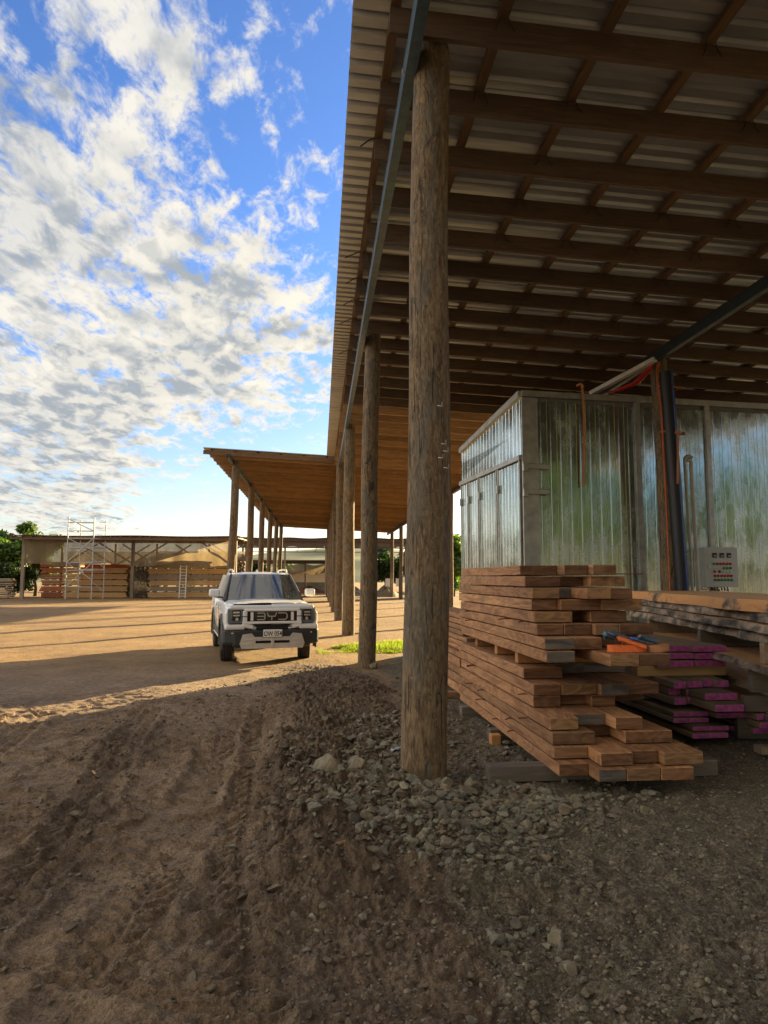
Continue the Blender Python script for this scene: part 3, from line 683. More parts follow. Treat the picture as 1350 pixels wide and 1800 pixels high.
# roof sheets with ribs running across the building
def ribsheet(x0, x1, y0, y1, per=.20, rib=.05, th=.0012):
    mb = MB(); prof = []; y = y0
    while y < y1 - 1e-6:
        for dy, dz in ((0, 0), (.115, 0), (.138, rib), (.172, rib)):
            prof.append((y + dy * per / .2, dz))
        y += per
    prof.append((min(y, y1), 0))
    cuts = [x0 + (x1 - x0) * i / 3 for i in range(4)]
    def zs(x): return zr(x) + .314
    mb.grid([[(x, yy, zs(x) + dz) for yy, dz in prof] for x in cuts], smooth=False)
    mb.grid([[(x, yy, zs(x) + dz + .003) for yy, dz in prof] for x in cuts], smooth=False, flip=True)
    return mb
o = ribsheet(.25, 13.2, 2.3, 28.7).build('roof_sheet', M['sheet'], shed, normals=False); o.location = off
o = ribsheet(-4.75, 7.0, 28.75, 68.3).build('roof_sheet', M['sheet'], shed, normals=False); o.location = off
mb = MB(); mb.beam((-4.75, 28.86, zr(-4.75) + .16), (.55, 28.86, zr(.55) + .16), .035, .17)
o = mb.build('fascia_board', M['batten'], shed); o.location = off
mb = MB(); mb.beam((6.95, 28.9, zr(6.95) + .13), (6.95, 68.2, zr(6.95) + .13), .04, .19)
o = mb.build('gutter', M['white'], shed); o.location = off
for y, z in ((5.93, 6.22), (13.35, 6.22), (21.0, 6.2)):
    o = MB().tube([(.70, y, z), (.78, y, z)], .012, 8).tube([(.705, y, z), (.718, y, z)], .026, 6).build('bolt', M['galv'], shed); o.location = off
# small bits on pole 1
for (z, a, l) in ((5.45, -1.75, .07), (3.1, -1.3, .05), (2.72, -1.0, .06), (2.66, -1.25, .05), (2.58, -.95, .06), (2.78, -1.1, .05)):
    r_ = .208 - .04 * z / 6.4; x, y = .875 + .1 * z / 6.44 + r_ * math.cos(a), 5.93 + r_ * math.sin(a)
    mb = MB().tube([(x, y, z), (x + .02 + l * .3, y - .03, z - .01), (x + l * .6, y - .05, z + .02)], .004, 5)
    o = mb.build('bent_nail', M['rust'] if z > 5 else M['galv'], shed); o.location = off


# ================================================================== KILN (metal clad drying chamber)
KA = R(6.0)
kiln = thing('drying_kiln', 'tall aluminium clad drying kiln with ribbed reflective panels behind the lumber stacks', 'kiln', (3.95, 13.40, 0), KA)
KH = 5.36; KL = 13.0; KD = 3.95
def panel_grid(L, H, seam, mat, name, flipnormal=False, z0=0, groove=.010, gap=.006):
    """clad wall in the local XZ plane, outer side towards -Y, shallow ribs and narrow joints"""
    mb = MB(); xs_ = [0]; 
    x = 0; rows = []
    prof = []
    while x < L - 1e-4:
        w = min(seam, L - x)
        prof += [(x, 0), (x + w * .32, 0), (x + w * .35, -.003), (x + w * .40, -.003), (x + w * .43, 0), (x + w * .96, 0), (x + w - gap * .6, groove)]
        x += w
    prof.append((L, 0)); zs = np.linspace(z0, H, 14)
    mb.grid([[(px, py, z) for px, py in prof] for z in zs], smooth=False)
    return mb
# core box (slightly inside the cladding)
MB().box((KL / 2, KD / 2, KH / 2), (KL - .1, KD - .1, KH - .06)).build('core', simple('dull_grey_core', (.16, .16, .155), .85), kiln)
bays = [(0.32, 2.42), (2.56, 4.02), (4.16, 6.0), (6.14, 8.0), (8.14, 10.0), (10.14, 13.0)]
for a, b_ in bays:
    o = panel_grid(b_ - a, KH - .2, .21, None, '', z0=.1).build('front_panel', M['kiln'], kiln, normals=False); o.location = (a, 0.0, 0)
    mb = MB(); x = .21
    while x < b_ - a - .05:
        mb.box((x - .004, -.006, KH / 2), (.005, .006, KH - .3)); x += .21
    if a < 2: mb.build('sealant_line', M['seal'], kiln, loc=(a, 0, 0))
mb = MB()
for a in (2.49, 4.09, 6.07, 8.07, 10.07): mb.box((a, -.015, KH / 2), (.13, .05, KH - .2))
for a in (2.49, 4.09, 6.07, 8.07, 10.07): mb.box((a - .045, -.045, KH / 2), (.012, .012, KH - .22))
mb.build('frame', M['frame'], kiln)
MB().box((KL / 2, -.02, KH - .05), (KL, .06, .12)).build('top_rail', M['frame'], kiln)
MB().box((.14, -.02, KH / 2 - .06), (.30, .05, KH - .14)).box((.30, -.035, KH / 2 - .06), (.03, .04, KH - .16)).build('corner_post', M['frame'], kiln)
# left side: upper band of panels over four doors
def side(mb): return mb
o = panel_grid(KD - .04, KH - .1, .20, None, '', z0=4.10).build('side_panel', M['kiln'], kiln, normals=False); o.rotation_euler = (0, 0, -R(90)); o.location = (0, KD, 0)
MB().box((-.03, KD / 2, KH - .05), (.08, KD, .12)).box((-.03, KD / 2, 4.03), (.09, KD, .09)).build('side_rail', M['frame'], kiln)
dw = [(0.06, 1.30), (1.36, 2.50), (2.56, 3.30), (3.36, 3.90)]
for i, (a, b_) in enumerate(dw):
    o = panel_grid(b_ - a, 3.96, .17, None, '', z0=.12).build('door', M['kiln'], kiln, normals=False)
    o.rotation_euler = (0, 0, -R(90)); o.location = (-.02, b_, 0)
    mb = MB()
    mb.box((.02, 0.0, 2.04), (.05, .05, 3.9)); mb.box((b_ - a - .02, 0.0, 2.04), (.05, .05, 3.9)); mb.box(((b_ - a) / 2, 0, .12), (b_ - a - .1, .04, .07))
    mb.build('door_frame', M['frame'], o)
    MB().rbox((.06, -.05, 3.55), (.03, .05, .18), .008).build('latch', M['galv'], o)
for z in (3.85, 3.35):
    MB().rbox((.28, -.075, z), (.50, .03, .11), .012).rbox((.02, -.07, z - .02), (.1, .06, .17), .01).build('hinge', M['frame'], kiln)
MB().box((KL / 2, -.04, .06), (KL, .1, .12)).build('base_rail', M['frame'], kiln)
for o in [c for c in kiln.children]:
    for v_ in o.data.vertices:
        p = o.matrix_basis @ v_.co
        if p.z > 4.6 and p.y > .1: p.z -= .44 * min(1, p.y / KD); v_.co = o.matrix_basis.inverted() @ p
KM = Matrix.Translation((3.95, 13.40, 0)) @ Matrix.Rotation(KA, 4, 'Z')
def kp(x, y, z): return KM @ Vector((x, y, z))
# top rust-orange strap hanging down the front
mb = MB(); rows = []
for t in np.linspace(0, 1, 16):
    z = 5.50 - 2.02 * t; x = 1.26 + .02 * math.sin(t * 5) - .01 * t; yv = -.09 - .03 * math.sin(t * 3)
    rows.append([kp(x - .025, yv, z), kp(x + .025, yv - .005, z)])
mb.grid([[r[0], r[1]] for r in rows]); mb.grid([[r[0] + Vector((0, .004, 0)), r[1] + Vector((0, .004, 0))] for r in rows])
mb.tube([kp(1.18, -.02, 5.53), kp(1.24, -.08, 5.56), kp(1.29, -.09, 5.49)], .03, 8)
tag(mb.build('strap', M['tan_web']), 'long faded orange strap hanging down the front of the metal kiln', 'strap')
# control cabinet
cb = thing('control_cabinet', 'grey electrical control cabinet with rows of red and green buttons on the kiln wall', 'control box', kp(3.70, -.06, 1.50), KA - R(4))
CX, CZ = .70, .78
MB().rbox((CX / 2, -.13, CZ / 2), (CX, .24, CZ), .008).build('cabinet_body', M['panelgrey'], cb)
MB().rbox((CX / 2, -.262, CZ / 2), (CX + .016, .02, CZ + .016), .006).build('cabinet_door', M['panelgrey'], cb)
for i in range(3):
    o = MB().rbox((.21 + .155 * i, -.280, .625), (.095, .02, .095), .006).build('meter', M['dark'], cb)
    MB().box((.215 + .155 * i, -.2912, .612), (.05, .002, .014)).build('readout', M['galv'], o)
def button(x, z, mat):
    MB().tube([(x, -.272, z), (x, -.30, z)], .021, 10).tube([(x, -.272, z), (x, -.282, z)], .028, 10, 0).build('button', mat, cb)
for i in range(6):
    x = .19 + .07 * i
    button(x, .455, M['green'] if i == 0 else M['red']); button(x + .01, .215, M['red']); button(x + .015, .135, M['green'])
    if i > 2: button(x, .37, M['green']); button(x, .30, M['galv'])
button(.20, .30, M['red']); button(.30, .30, M['dark'])
mb = MB()
for i in range(3): mb.box((.19 + .07 * i, -.2735, .352), (.05, .002, .008))
mb.build('green_marking', M['green'], cb)
MB().rbox((.09, -.285, .40), (.025, .03, .10), .006).build('handle', M['galv'], cb)
mb = MB()
for i in range(6): mb.tube([(.2 + .07 * i, -.12, .01), (.22 + .07 * i, -.13, -.05 - .02 * (i % 3)), (.3 + .05 * i, -.10, -.07)], .012, 6)
mb.build('cable', M['dark'], cb)
# black pipe, pvc pipes, white duct, red cables
px_ = thing('drain_pipe', 'thick black plastic pipe with blue stripe leaning beside the inner pole', 'pipe', (6.87, 12.86, 0))
def pl(z): return Vector((6.90 + .02 - .20 * (z / 5.6) + .03, 12.84, z)) - Vector((6.94, 12.86, 0))
mb = MB().tube([pl(z) for z in (0, 1.5, 3, 4.4, 5.65)], .125, 18); mb.build('pipe', M['hdpe'], px_)
mb = MB().tube([pl(z) + Vector((-.03 + .07, -.118, 0)) for z in (0, 1.5, 3, 4.4, 5.65)], .012, 6); mb.build('stripe', M['bluestripe'], px_)
for z0, tail in ((5.35, 0), (4.45, 1.0)):
    st = MB(); ring = []
    for dz in (-.02, .02):
        ring.append([Vector((6.80 + .25 * math.cos(a), 12.98 + .25 * math.sin(a) * 1.05 - .01, z0 + dz + .04 * math.sin(a * 2 + 1))) for a in np.linspace(0, 6.2832, 33)])
    st.grid(ring); st.grid([[p + Vector((0, 0, 0.001)) for p in r] for r in ring], flip=True)
    if tail:
        rws = [[Vector((6.80 - .03 - .05 * t, 12.70, z0 - tail * t)), Vector((6.80 + .02 - .05 * t, 12.70, z0 - tail * t))] for t in np.linspace(0, 1, 6)]
        st.grid(rws); st.rbox((6.80, 12.70, z0), (.10, .04, .07), .015)
    tag(st.build('tie_strap', M['tan_web']), 'orange tie strap around inner pole and black pipe, ' + ('knotted with a hanging tail' if tail else 'upper plain loop'), 'strap')
mb = MB(); 
hoop = [Vector((7.26, 13.25, 0)), Vector((7.25, 13.25, 2)), Vector((7.20, 13.25, 3.95))] + [Vector((7.20 + .085 - .085 * math.cos(a), 13.25, 4.0 + .09 * math.sin(a))) for a in np.linspace(0.2, 2.6, 8)]
mb.tube(hoop, .032, 10); o1 = mb.build('pvc_pipe', M['pvc'])
tag(o1, 'white plastic water pipe with hooked top standing left of its twin by the kiln', 'pipe', 'white pipes by the kiln')
mb = MB(); mb.tube([Vector((7.42, 13.33, 0)), Vector((7.41, 13.33, 2)), Vector((7.37, 13.33, 3.90))] + [Vector((7.37 - .055 + .055 * math.cos(a), 13.31, 3.93 + .10 * math.sin(a))) for a in np.linspace(0.2, 2.4, 7)], .038, 10)
tag(mb.build('pvc_pipe', M['pvc']), 'thicker straight grey white plastic pipe right of its twin by the kiln', 'pipe', 'white pipes by the kiln')
mb = MB(); mb.beam((5.60, 13.95, 5.50), (6.42, 12.75, 5.88), .12, .08)
for t in np.linspace(.1, .9, 7): mb.beam(Vector((5.60, 13.95, 5.50)).lerp(Vector((6.42, 12.75, 5.88)), t), Vector((5.60, 13.95, 5.50)).lerp(Vector((6.42, 12.75, 5.88)), t + .004), .125, .085)
tag(mb.build('cable_duct', M['pvc']), 'white slotted cable duct sloping up from the kiln top to the roof beam', 'duct')
mb = MB()
for k in range(4): mb.tube([Vector((6.45, 12.8 + .03 * k, 5.92 - .02 * k)), Vector((6.40 - .03 * k, 12.95, 5.7)), Vector((6.28 - .04 * k, 13.2, 5.52)), Vector((6.1 - .05 * k, 13.5, 5.47)), Vector((6.0 - .05 * k, 13.9, 5.5))], .013, 6)
tag(mb.build('cable', M['red']), 'bundle of thin red cables drooping from the roof beam to the kiln', 'cable')
mb = MB()
for k in range(2): mb.tube([Vector((6.55 + .03 * k, 12.88, 6.1)), Vector((6.50 + .03 * k, 12.9, 5.6)), Vector((6.56 + .02 * k, 12.88, 4.9)), Vector((6.60 + .01 * k, 12.9, 3.0)), Vector((6.62, 12.9, 0.1))], .007, 6)
tag(mb.build('cable', M['orange']), 'thin orange cables clipped down the left side of the inner pole', 'cable')

# ================================================================== LUMBER
def board(name, x0, yf, z0, w, L, t, mats, label, group, cat='beam', ends='end', face='board', rz=0.0, rsd=0):
    rb = random.Random(rsd * 13 + 7)
    bm = bmesh.new(); bmesh.ops.create_cube(bm, size=1)
    for v_ in bm.verts: v_.co = Vector((v_.co.x * w, v_.co.y * L, v_.co.z * t))
    # a few cuts so that the edges wander a little
    bmesh.ops.subdivide_edges(bm, edges=[e for e in bm.edges if abs((e.verts[0].co - e.verts[1].co).y) > L * .5], cuts=6)
    bow = rb.uniform(-.006, .006)
    for v_ in bm.verts:
        s_ = v_.co.y / L * 2; v_.co.x += bow * (1 - s_ * s_) + rb.uniform(-.0015, .0015); v_.co.z += rb.uniform(-.0012, .0012)
    bmesh.ops.bevel(bm, geom=[e for e in bm.edges if e.calc_face_angle(0) > .5], offset=.0045, segments=1, affect='EDGES')
    for f in bm.faces:
        f.material_index = 1 if f.normal.y < -.8 or f.normal.y > .8 else 0
    me = bpy.data.meshes.new(name); bm.to_mesh(me); bm.free()
    me.materials.append(M[face]); me.materials.append(M[ends])
    o = bpy.data.objects.new(name, me); col.objects.link(o)
    a = R(1.2) + rz
    # front left bottom corner at (x0, yf, z0)
    c = Matrix.Rotation(a, 4, 'Z') @ Vector((w / 2, L / 2, t / 2))
    o.location = Vector((x0, yf, z0)) + c; o.rotation_euler = (0, 0, a)
    return tag(o, label, cat, group)
T_ = .093; XL = 1.86
ORD = ['first', 'second', 'third', 'fourth', 'fifth', 'sixth', 'seventh', 'eighth', 'ninth', 'tenth', 'eleventh', 'twelfth', 'thirteenth', 'fourteenth', 'fifteenth']
# (left px, right px, end material) per beam, columns from left to right, in the photograph's zoomed units -> turned into metres once
layers = [
 [(462, 583, 'end'), (640, 755, 'end_grey'), (760, 898, 'end_light'), (900, 1035, 'end')],
 [(443, 583, 'end_light'), (633, 765, 'end'), (755, 868, 'end'), (890, 1052, 'end_light')],
 [(438, 612, 'end'), (605, 720, 'end'), (735, 930, 'end')],
 [(430, 547, 'end_light'), (585, 730, 'end_grey'), (735, 850, 'end')],
 [(362, 475, 'end'), (478, 600, 'end'), (602, 700, 'end'), (712, 875, 'end')],
 [(365, 478, 'end'), (482, 627, 'end_light'), (627, 740, 'end_grey'), (745, 880, 'end')],
 [(325, 487, 'end'), (487, 627, 'end_grey'), (630, 870, 'end_grey')],
 [(420, 540, 'end_grey'), (542, 620, 'end'), (682, 805, 'end_light'), (805, 932, 'end')],
 [(415, 540, 'end_grey'), (540, 652, 'end'), (655, 770, 'end'), (772, 873, 'end')],
 [(383, 495, 'end'), (505, 622, 'end'), (625, 722, 'end'), (725, 868, 'end')],
 [(375, 533, 'end_light'), (535, 612, 'end'), (648, 805, 'end')],
 [(362, 470, 'end'), (485, 650, 'end'), (655, 825, 'end_light')],
 [(368, 482, 'end_light'), (484, 555, 'end_grey'), (595, 697, 'end_light'), (697, 785, 'end')],
 [(338, 487, 'end'), (488, 597, 'end'), (610, 757, 'end_light')],
 [(318, 472, 'end'), (503, 603, 'end'), (622, 722, 'end')]]
rows_y = {}
rb = random.Random(9)
look = {'end': 'brown', 'end_light': 'pale', 'end_grey': 'weathered grey'}
posn = {4: ['leftmost', 'second from left', 'third from left', 'rightmost'], 3: ['leftmost', 'middle', 'rightmost']}
REC = {(7, 1): .38, (6, 1): .30, (6, 2): .35, (10, 1): .30, (10, 2): .22, (12, 1): .15, (3, 1): .35, (4, 1): .12, (8, 2): .2, (13, 1): .1, (5, 2): -.08, (3, 2): .18, (2, 1): .22, (9, 1): .05, (4, 3): .3, (8, 3): .18}
for li, lay in enumerate(layers):
    z = .13 + li * (T_ + .010) + (.115 if li > 6 else 0)
    X = XL
    for ci, (a, b_, e) in enumerate(lay):
        pl_, pr_ = 780 + a * .4222, 780 + b_ * .4222
        ta = math.tan(math.atan((pl_ - 675) / 1246) + R(5.2)); tb = math.tan(math.atan((pr_ - 675) / 1246) + R(5.2))
        Y = X / ta; Y = min(max(Y, 5.12 + .035 * li), 7.4); w = Y * (tb - ta) * 1.0
        if ci and Y < 5.3: Y = 5.3
        if ci and (li, ci) in REC: Y += REC[(li, ci)]
        w = min(max(w, .15), .42)
        L = 9.0 + rb.uniform(-.12, .18) - Y
        board('timber_beam', X, Y, z, w, L, T_, None, f'{look[e]}-ended thick timber beam, {posn[len(lay)][ci]} in the {ORD[14 - li]} layer from the top of the near stack', 'thick beams of the near lumber stack', ends=e, rsd=li * 10 + ci, rz=R(rb.uniform(-.25, .25)))
        X += w + .006
# bearers under and in the stack
def block(name, loc, size, mat, label, cat, group, rz=R(1.2), r=.006):
    o = MB().rbox((0, 0, 0), size, r).build(name, mat, None, loc=loc, rot=(0, 0, rz)); return tag(o, label, cat, group)
block('bearer', (2.36, 5.86, .075), (1.96, .14, .13), M['bearer'], 'dark wet bearer lying on the gravel under the front of the near lumber stack', 'bearer', 'bearers under the near stack')
block('bearer', (2.36, 7.3, .062), (1.24, .12, .125), M['bearer'], 'short dark bearer under the middle of the near lumber stack', 'bearer', 'bearers under the near stack')
block('bearer', (2.36, 8.6, .062), (1.3, .12, .125), M['bearer'], 'dark bearer under the far end of the near lumber stack', 'bearer', 'bearers under the near stack')
block('spacer_block', (1.76, 7.1, .06), (.10, .10, .10), M['spacer'], 'orange brown end of a bearer sticking out left of the near stack', 'block', 'spacer blocks of the near stack')
zg = .13 + 7 * (T_ + .010)
for k, (y, s_) in enumerate(((6.75, 'front'), (7.55, 'middle'), (8.5, 'rear'))):
    block('spacer_block', (2.32, y, zg + .055), (.86, .09, .11), M['spacer'], f'{s_} wooden spacer between the upper and lower halves of the near stack', 'spacer', 'spacer blocks of the near stack')
# thin stickers poking out on the left side between layers
for k in range(20):
    li = rb.choice([1, 2, 3, 4, 5, 8, 9, 10, 11, 12, 13, 14, 2, 4, 9]); z = .13 + li * (T_ + .010) + (.115 if li > 6 else 0) - .003
    y = rb.choice([6.25, 6.7, 7.25, 7.8, 8.3]) + rb.uniform(-.05, .05); ln = rb.uniform(.05, .13)
    o = MB().tube([(0, 0, 0), (-.5 * ln, -.01, .002), (-ln, -.02, rb.uniform(-.01, .004))], .006, 6).build('sticker_rod', M['rust'], None, loc=(XL - .03, y, z))
    tag(o, 'thin rusty rod end sticking out between layers on the left side of the near stack', 'rod', 'rod ends on the left of the near stack')
o = MB().tube([(0, 0, 0), (.35, .02, 0)], .005, 6).build('sticker_rod', M['rust'], None, loc=(2.75, 6.55, 1.70)); tag(o, 'long thin rusty rod sticking out to the right near the top of the near stack', 'rod')
# ratchet strap coil on the protruding right beams
zt = .13 + 8 * (T_ + .010) + .105
sb = thing('ratchet_strap', 'coiled orange ratchet strap with blue tag lying on the near lumber stack', 'strap', (2.38, 5.62, zt), R(4))
mb = MB()
for k in range(7):      # folded flat loops
    r1 = .115 - .003 * k; rows = [[], []]
    for a in np.linspace(0, 2 * math.pi, 37):
        x = (r1 + .05) * math.copysign(abs(math.cos(a)) ** .6, math.cos(a)); y = .055 * math.copysign(abs(math.sin(a)) ** .8, math.sin(a)) * (1 - .07 * k)
        rows[0].append((x + .12, y, .003)); rows[1].append((x + .12, y + .004 * math.sin(a * 3), .058))
    mb.grid(rows, smooth=True)
mb.rbox((.16, -.01, .075), (.24, .10, .035), .015, rot=(.15, .32, -.25))
mb.build('webbing_coil', M['orange'], sb)
MB().rbox((.17, -.03, .108), (.07, .045, .02), .008, rot=(.3, .2, .6)).build('tag', M['blue'], sb)
mb = MB()
for k in range(4):
    r1 = .075 - .006 * k; mb.grid([[(.40 + r1 * 1.25 * math.cos(a), .0 + r1 * .7 * math.sin(a), z + .006 * math.cos(a)) for a in np.linspace(0, 6.2832, 25)] for z in (.002, .056)])
mb.build('webbing_end', M['tan_web'], sb)
mb = MB().rbox((.0, .06, .13), (.13, .05, .05), .01, rot=(.2, .3, .5)).tube([(-.05, .05, .11), (.08, .10, .16)], .014, 8).tube([(.05, .05, .14), (.20, .03, .10), (.3, .02, .07)], .012, 8)
mb.rbox((.32, .03, .10), (.16, .06, .035), .012, rot=(.1, .25, -.3)).tube([(.24, 0, .13), (.42, .06, .06)], .011, 8)
mb.build('ratchet', M['steel'], sb)
# second stack behind the first, only its left edge shows
rb2 = random.Random(3); z = .10
for li in range(12):
    t = .11 if li < 4 else .062; lab = ORD[11 - li]
    x0 = 1.92 + rb2.uniform(-.03, .05); yf = 9.35 + rb2.uniform(-.1, .25)
    board('sawn_board', x0, yf, z, .42, 2.6, t, None, f'pale sawn board, {lab} from the top of the low stack behind the near one', 'boards of the low rear stack', 'board', 'end_light' if li < 4 else 'end', 'board', rsd=300 + li)
    z += t + .012
block('bearer', (2.2, 9.9, .05), (.9, .12, .09), M['end_light'], 'pale bearer under the low stack behind the near one', 'bearer', 'bearers under the rear stack')
block('bearer', (2.2, 11.4, .05), (.9, .12, .09), M['bearer'], 'dark bearer under the far end of the low rear stack', 'bearer', 'bearers under the rear stack')
# purple-ended boards
PX = lambda u: 1100 + u * .1888
prow = [  # z bottom, thickness, [(u0,u1,Y)]
 (.865, .068, [(270, 600, 7.45), (602, 918, 7.40)]), (.785, .068, [(270, 612, 7.45), (622, 915, 7.42)]), (.705, .068, [(270, 610, 7.42), (612, 905, 7.45)]),
 (.525, .072, [(412, 530, 7.1), (531, 680, 7.15), (681, 800, 7.2), (801, 920, 7.15)]), (.447, .070, [(360, 475, 7.2), (525, 688, 7.15), (690, 1000, 6.85)]),
 (.370, .070, [(410, 525, 7.05), (530, 700, 7.1), (780, 1055, 6.65)]), (.262, .048, [(400, 725, 7.0), (790, 1105, 6.9)]), (.205, .048, [(400, 725, 6.98)]),
 (.150, .048, [(570, 905, 6.85)]), (.090, .050, [(565, 900, 6.8), (905, 1100, 7.1)]),
 (.262, .066, [(1165, 1560, 6.75)]), (.185, .066, [(1185, 1540, 6.75)]), (.100, .066, [(1118, 1500, 6.9)])]
for ri, (z, t, bs) in enumerate(prow):
    for bi, (a, b_, Y) in enumerate(bs):
        ta = math.tan(math.atan((PX(a) - 675) / 1246) + R(5.2)); tb = math.tan(math.atan((PX(b_) - 675) / 1246) + R(5.2))
        if ri < 10:
            lab = 'purple-ended board, ' + (['left', 'right'] if len(bs) == 2 else ['only'] if len(bs) == 1 else ['left', 'middle', 'right'] if len(bs) == 3 else ['leftmost', 'second', 'third', 'rightmost'])[bi] + f' in the {ORD[ri]} row from the top of the purple-ended stack'
        else: lab = f'wide purple-ended board, {["top", "middle", "bottom"][ri - 10]} of the low pile at the right edge'
        board('purple_ended_board', Y * ta, Y, z, Y * (tb - ta) - .003, 2.5, t, None, lab, 'boards with purple painted ends', 'board', 'purple', 'grey_wood', rsd=500 + ri * 7 + bi)
block('spacer_beam', (3.96, 7.60, .648), (1.02, .14, .108), M['pack_tan'], 'long brown cross beam between upper and lower purple-ended boards', 'beam', 'cross beams of the purple stack')
block('spacer_beam', (3.96, 9.2, .648), (1.02, .14, .108), M['pack_tan'], 'rear cross beam between upper and lower purple-ended boards', 'beam', 'cross beams of the purple stack')
for k, (x, y) in enumerate(((4.0, 7.6), (4.0, 9.0))):
    block('bearer', (x, y, .045), (1.6, .12, .085), M['bearer'], ['front', 'rear'][k] + ' dark bearer beneath the purple-ended stack', 'bearer', 'bearers of the purple stack')
block('spacer_beam', (3.7, 7.75, .345), (.9, .1, .05), M['bearer'], 'thin dark spacer low in the purple-ended stack', 'beam', 'cross beams of the purple stack')
block('loose_board', (4.55, 6.42, .06), (.9, .15, .07), M['grey_wood'], 'loose grey board end lying on the gravel at the right edge', 'board', None, R(-3))
# live edge slabs
SA = math.atan2(1.03, 5.1)
def slab(yoff, z, t, label, seed, xo=0.0, L=6.4, w=.85, tilt=0.0):
    rs = np.random.RandomState(seed); n = 70; top = []; bot = []; mid = []
    ys = np.linspace(0, L, n)
    e1 = fbm(ys, ys * 0 + seed, 1.1, 3, .5, seed) * .05 + fbm(ys, ys * 0 + 9, 5., 2, .5, seed) * .012
    tp = [[(xx + (e if q == 0 else 0), y, t) for q, (xx) in enumerate((0.03, w))] for y, e in zip(ys, e1)]
    mb = MB()
    mb.grid([[(0.035 + e, y, t), (w * .5, y, t), (w, y, t)] for y, e in zip(ys, e1)], 0, False)
    mb.grid([[(0.01 + e, y, 0), (w * .5, y, 0), (w, y, 0)] for y, e in zip(ys, e1)], 0, False, True)
    mb.grid([[(0.035 + e, y, t), (0.022 + e + q * .3, y, t * .66), (.014 + e + q, y, t * .33), (0.01 + e, y, 0)] for y, e, q in zip(ys, e1, fbm(ys, ys * 0 + 3, 9, 2, .5, seed) * .006)], 1, False, True)
    mb.grid([[(w, y, t), (w, y, 0)] for y in ys], 1, True)
    for yy, i in ((0, 0), (L, n - 1)):
        e = e1[i]; mb.add([(0.035 + e, yy, t), (.022 + e, yy, t * .66), (.014 + e, yy, t * .33), (.01 + e, yy, 0), (w, yy, 0), (w, yy, t)], [(0, 1, 2, 3, 4, 5)], 2)
    o = mb.build('live_edge_slab', [M['slab_face'], M['bark'] if seed > 1 else M['bark_light'], M['end']])
    o.location = (3.86 + xo + yoff * math.sin(SA), 5.35 + yoff, z); o.rotation_euler = (tilt, 0, -SA)
    return tag(o, label, 'slab', 'live edge slabs in the right hand stack')
sx = -.045
slab(0, 1.340, .115, 'thick topmost live edge slab with bright orange top below the control cabinet', 1, w=1.35)
slab(.05, 1.250, .082, 'live edge slab with grey bark, second from the top of the slab stack', 2, .05)
slab(.3, 1.160, .075, 'live edge slab with mottled bark, third from the top of the slab stack', 3, -.02)
slab(.0, 1.060, .082, 'live edge slab with dark bark, fourth from the top above the wide gap', 4, .03)
slab(-.2, .80, .065, 'thin grey live edge slab below the wide gap in the slab stack', 5, -.02, w=1.0)
slab(.2, .50, .06, 'thin dark slab low in the slab stack', 6, .25, w=1.0)
slab(.1, .27, .07, 'dark slab near the ground, lowest of the slab stack', 7, .2, w=1.0)
for k, (y, z, h, d) in enumerate(((.9, .867, .19, 'near'), (2.6, .867, .19, 'middle'), (4.8, .867, .19, 'far'), (1.2, .562, .236, 'near lower'), (4.0, .562, .236, 'far lower'), (1.4, .342, .155, 'near lowest'), (4.2, .342, .155, 'far lowest'), (1.6, .04, .235, 'near ground'), (4.4, .04, .235, 'far ground'))):
    block('slab_spacer', (4.3 + y * math.sin(SA), 5.35 + y, z + h / 2), (.75, .09, h), M['bearer'] if k % 2 else M['grey_wood'], f'{d} wooden spacer block between the slabs of the slab stack', 'spacer', 'spacers of the slab stack', -SA)
for y in (1.2, 3.0, 5.0):
    pass
# ================================================================== VEHICLE

def paint(name, c, coat=0.6, rough=0.35):
    m, n, b = newmat(name); tcn = n.add('ShaderNodeTexCoord')
    d = n.smooth(n.noise(tcn.outputs['Object'], 3.0, 6, .65), .5, .75); sepn = n.add('ShaderNodeSeparateXYZ', i_0=tcn.outputs['Object'])
    low = n.smooth(n.math('ADD', sepn.outputs[2], n.math('MULTIPLY', d, .15)), 1.0, .35)
    n.l.new(n.mix(n.math('MULTIPLY', low, .30), c, (.34, .24, .15)), b.inputs['Base Color'])
    b.inputs['Roughness'].default_value = rough; b.inputs['Coat Weight'].default_value = coat; b.inputs['Coat Roughness'].default_value = .04; return m
M['carpaint'] = paint('white_car_paint', (0.84, 0.85, 0.87))
M['carblack'] = simple('car_black_plastic', (0.028, 0.029, 0.032), 0.5, 0, .2, 10)
M['carsilver'] = simple('car_silver_trim', (0.62, 0.60, 0.57), 0.38, 0.45, .1, 8)
M['cargloss'] = simple('gloss_black', (0.01, 0.01, 0.012), 0.12, 0, .1, coat=.5)
M['tyre'] = simple('tyre_rubber', (0.045, 0.042, 0.038), 0.85, 0, .3, 20, .3)
M['rim'] = simple('wheel_rim', (0.45, 0.45, 0.46), 0.3, .8, .1)
def glassmat(name, tint, tr=.25):
    m, n, b = newmat(name); b.inputs['Base Color'].default_value = tint + (1,); b.inputs['Roughness'].default_value = .03
    b.inputs['Specular IOR Level'].default_value = 1.0; b.inputs['Coat Weight'].default_value = 1.0; b.inputs['Coat Roughness'].default_value = .02
    tp = n.add('ShaderNodeBsdfTransparent'); tp.inputs[0].default_value = (.55, .6, .62, 1)
    mx = n.add('ShaderNodeMixShader'); mx.inputs[0].default_value = tr; n.l.new(b.outputs[0], mx.inputs[1]); n.l.new(tp.outputs[0], mx.inputs[2])
    n.l.new(mx.outputs[0], m.node_tree.nodes['Material Output'].inputs[0]); return m
M['glass'] = glassmat('car_glass', (.12, .13, .14), .3); M['glass'].node_tree.nodes['Principled BSDF'].inputs['Metallic'].default_value = .55
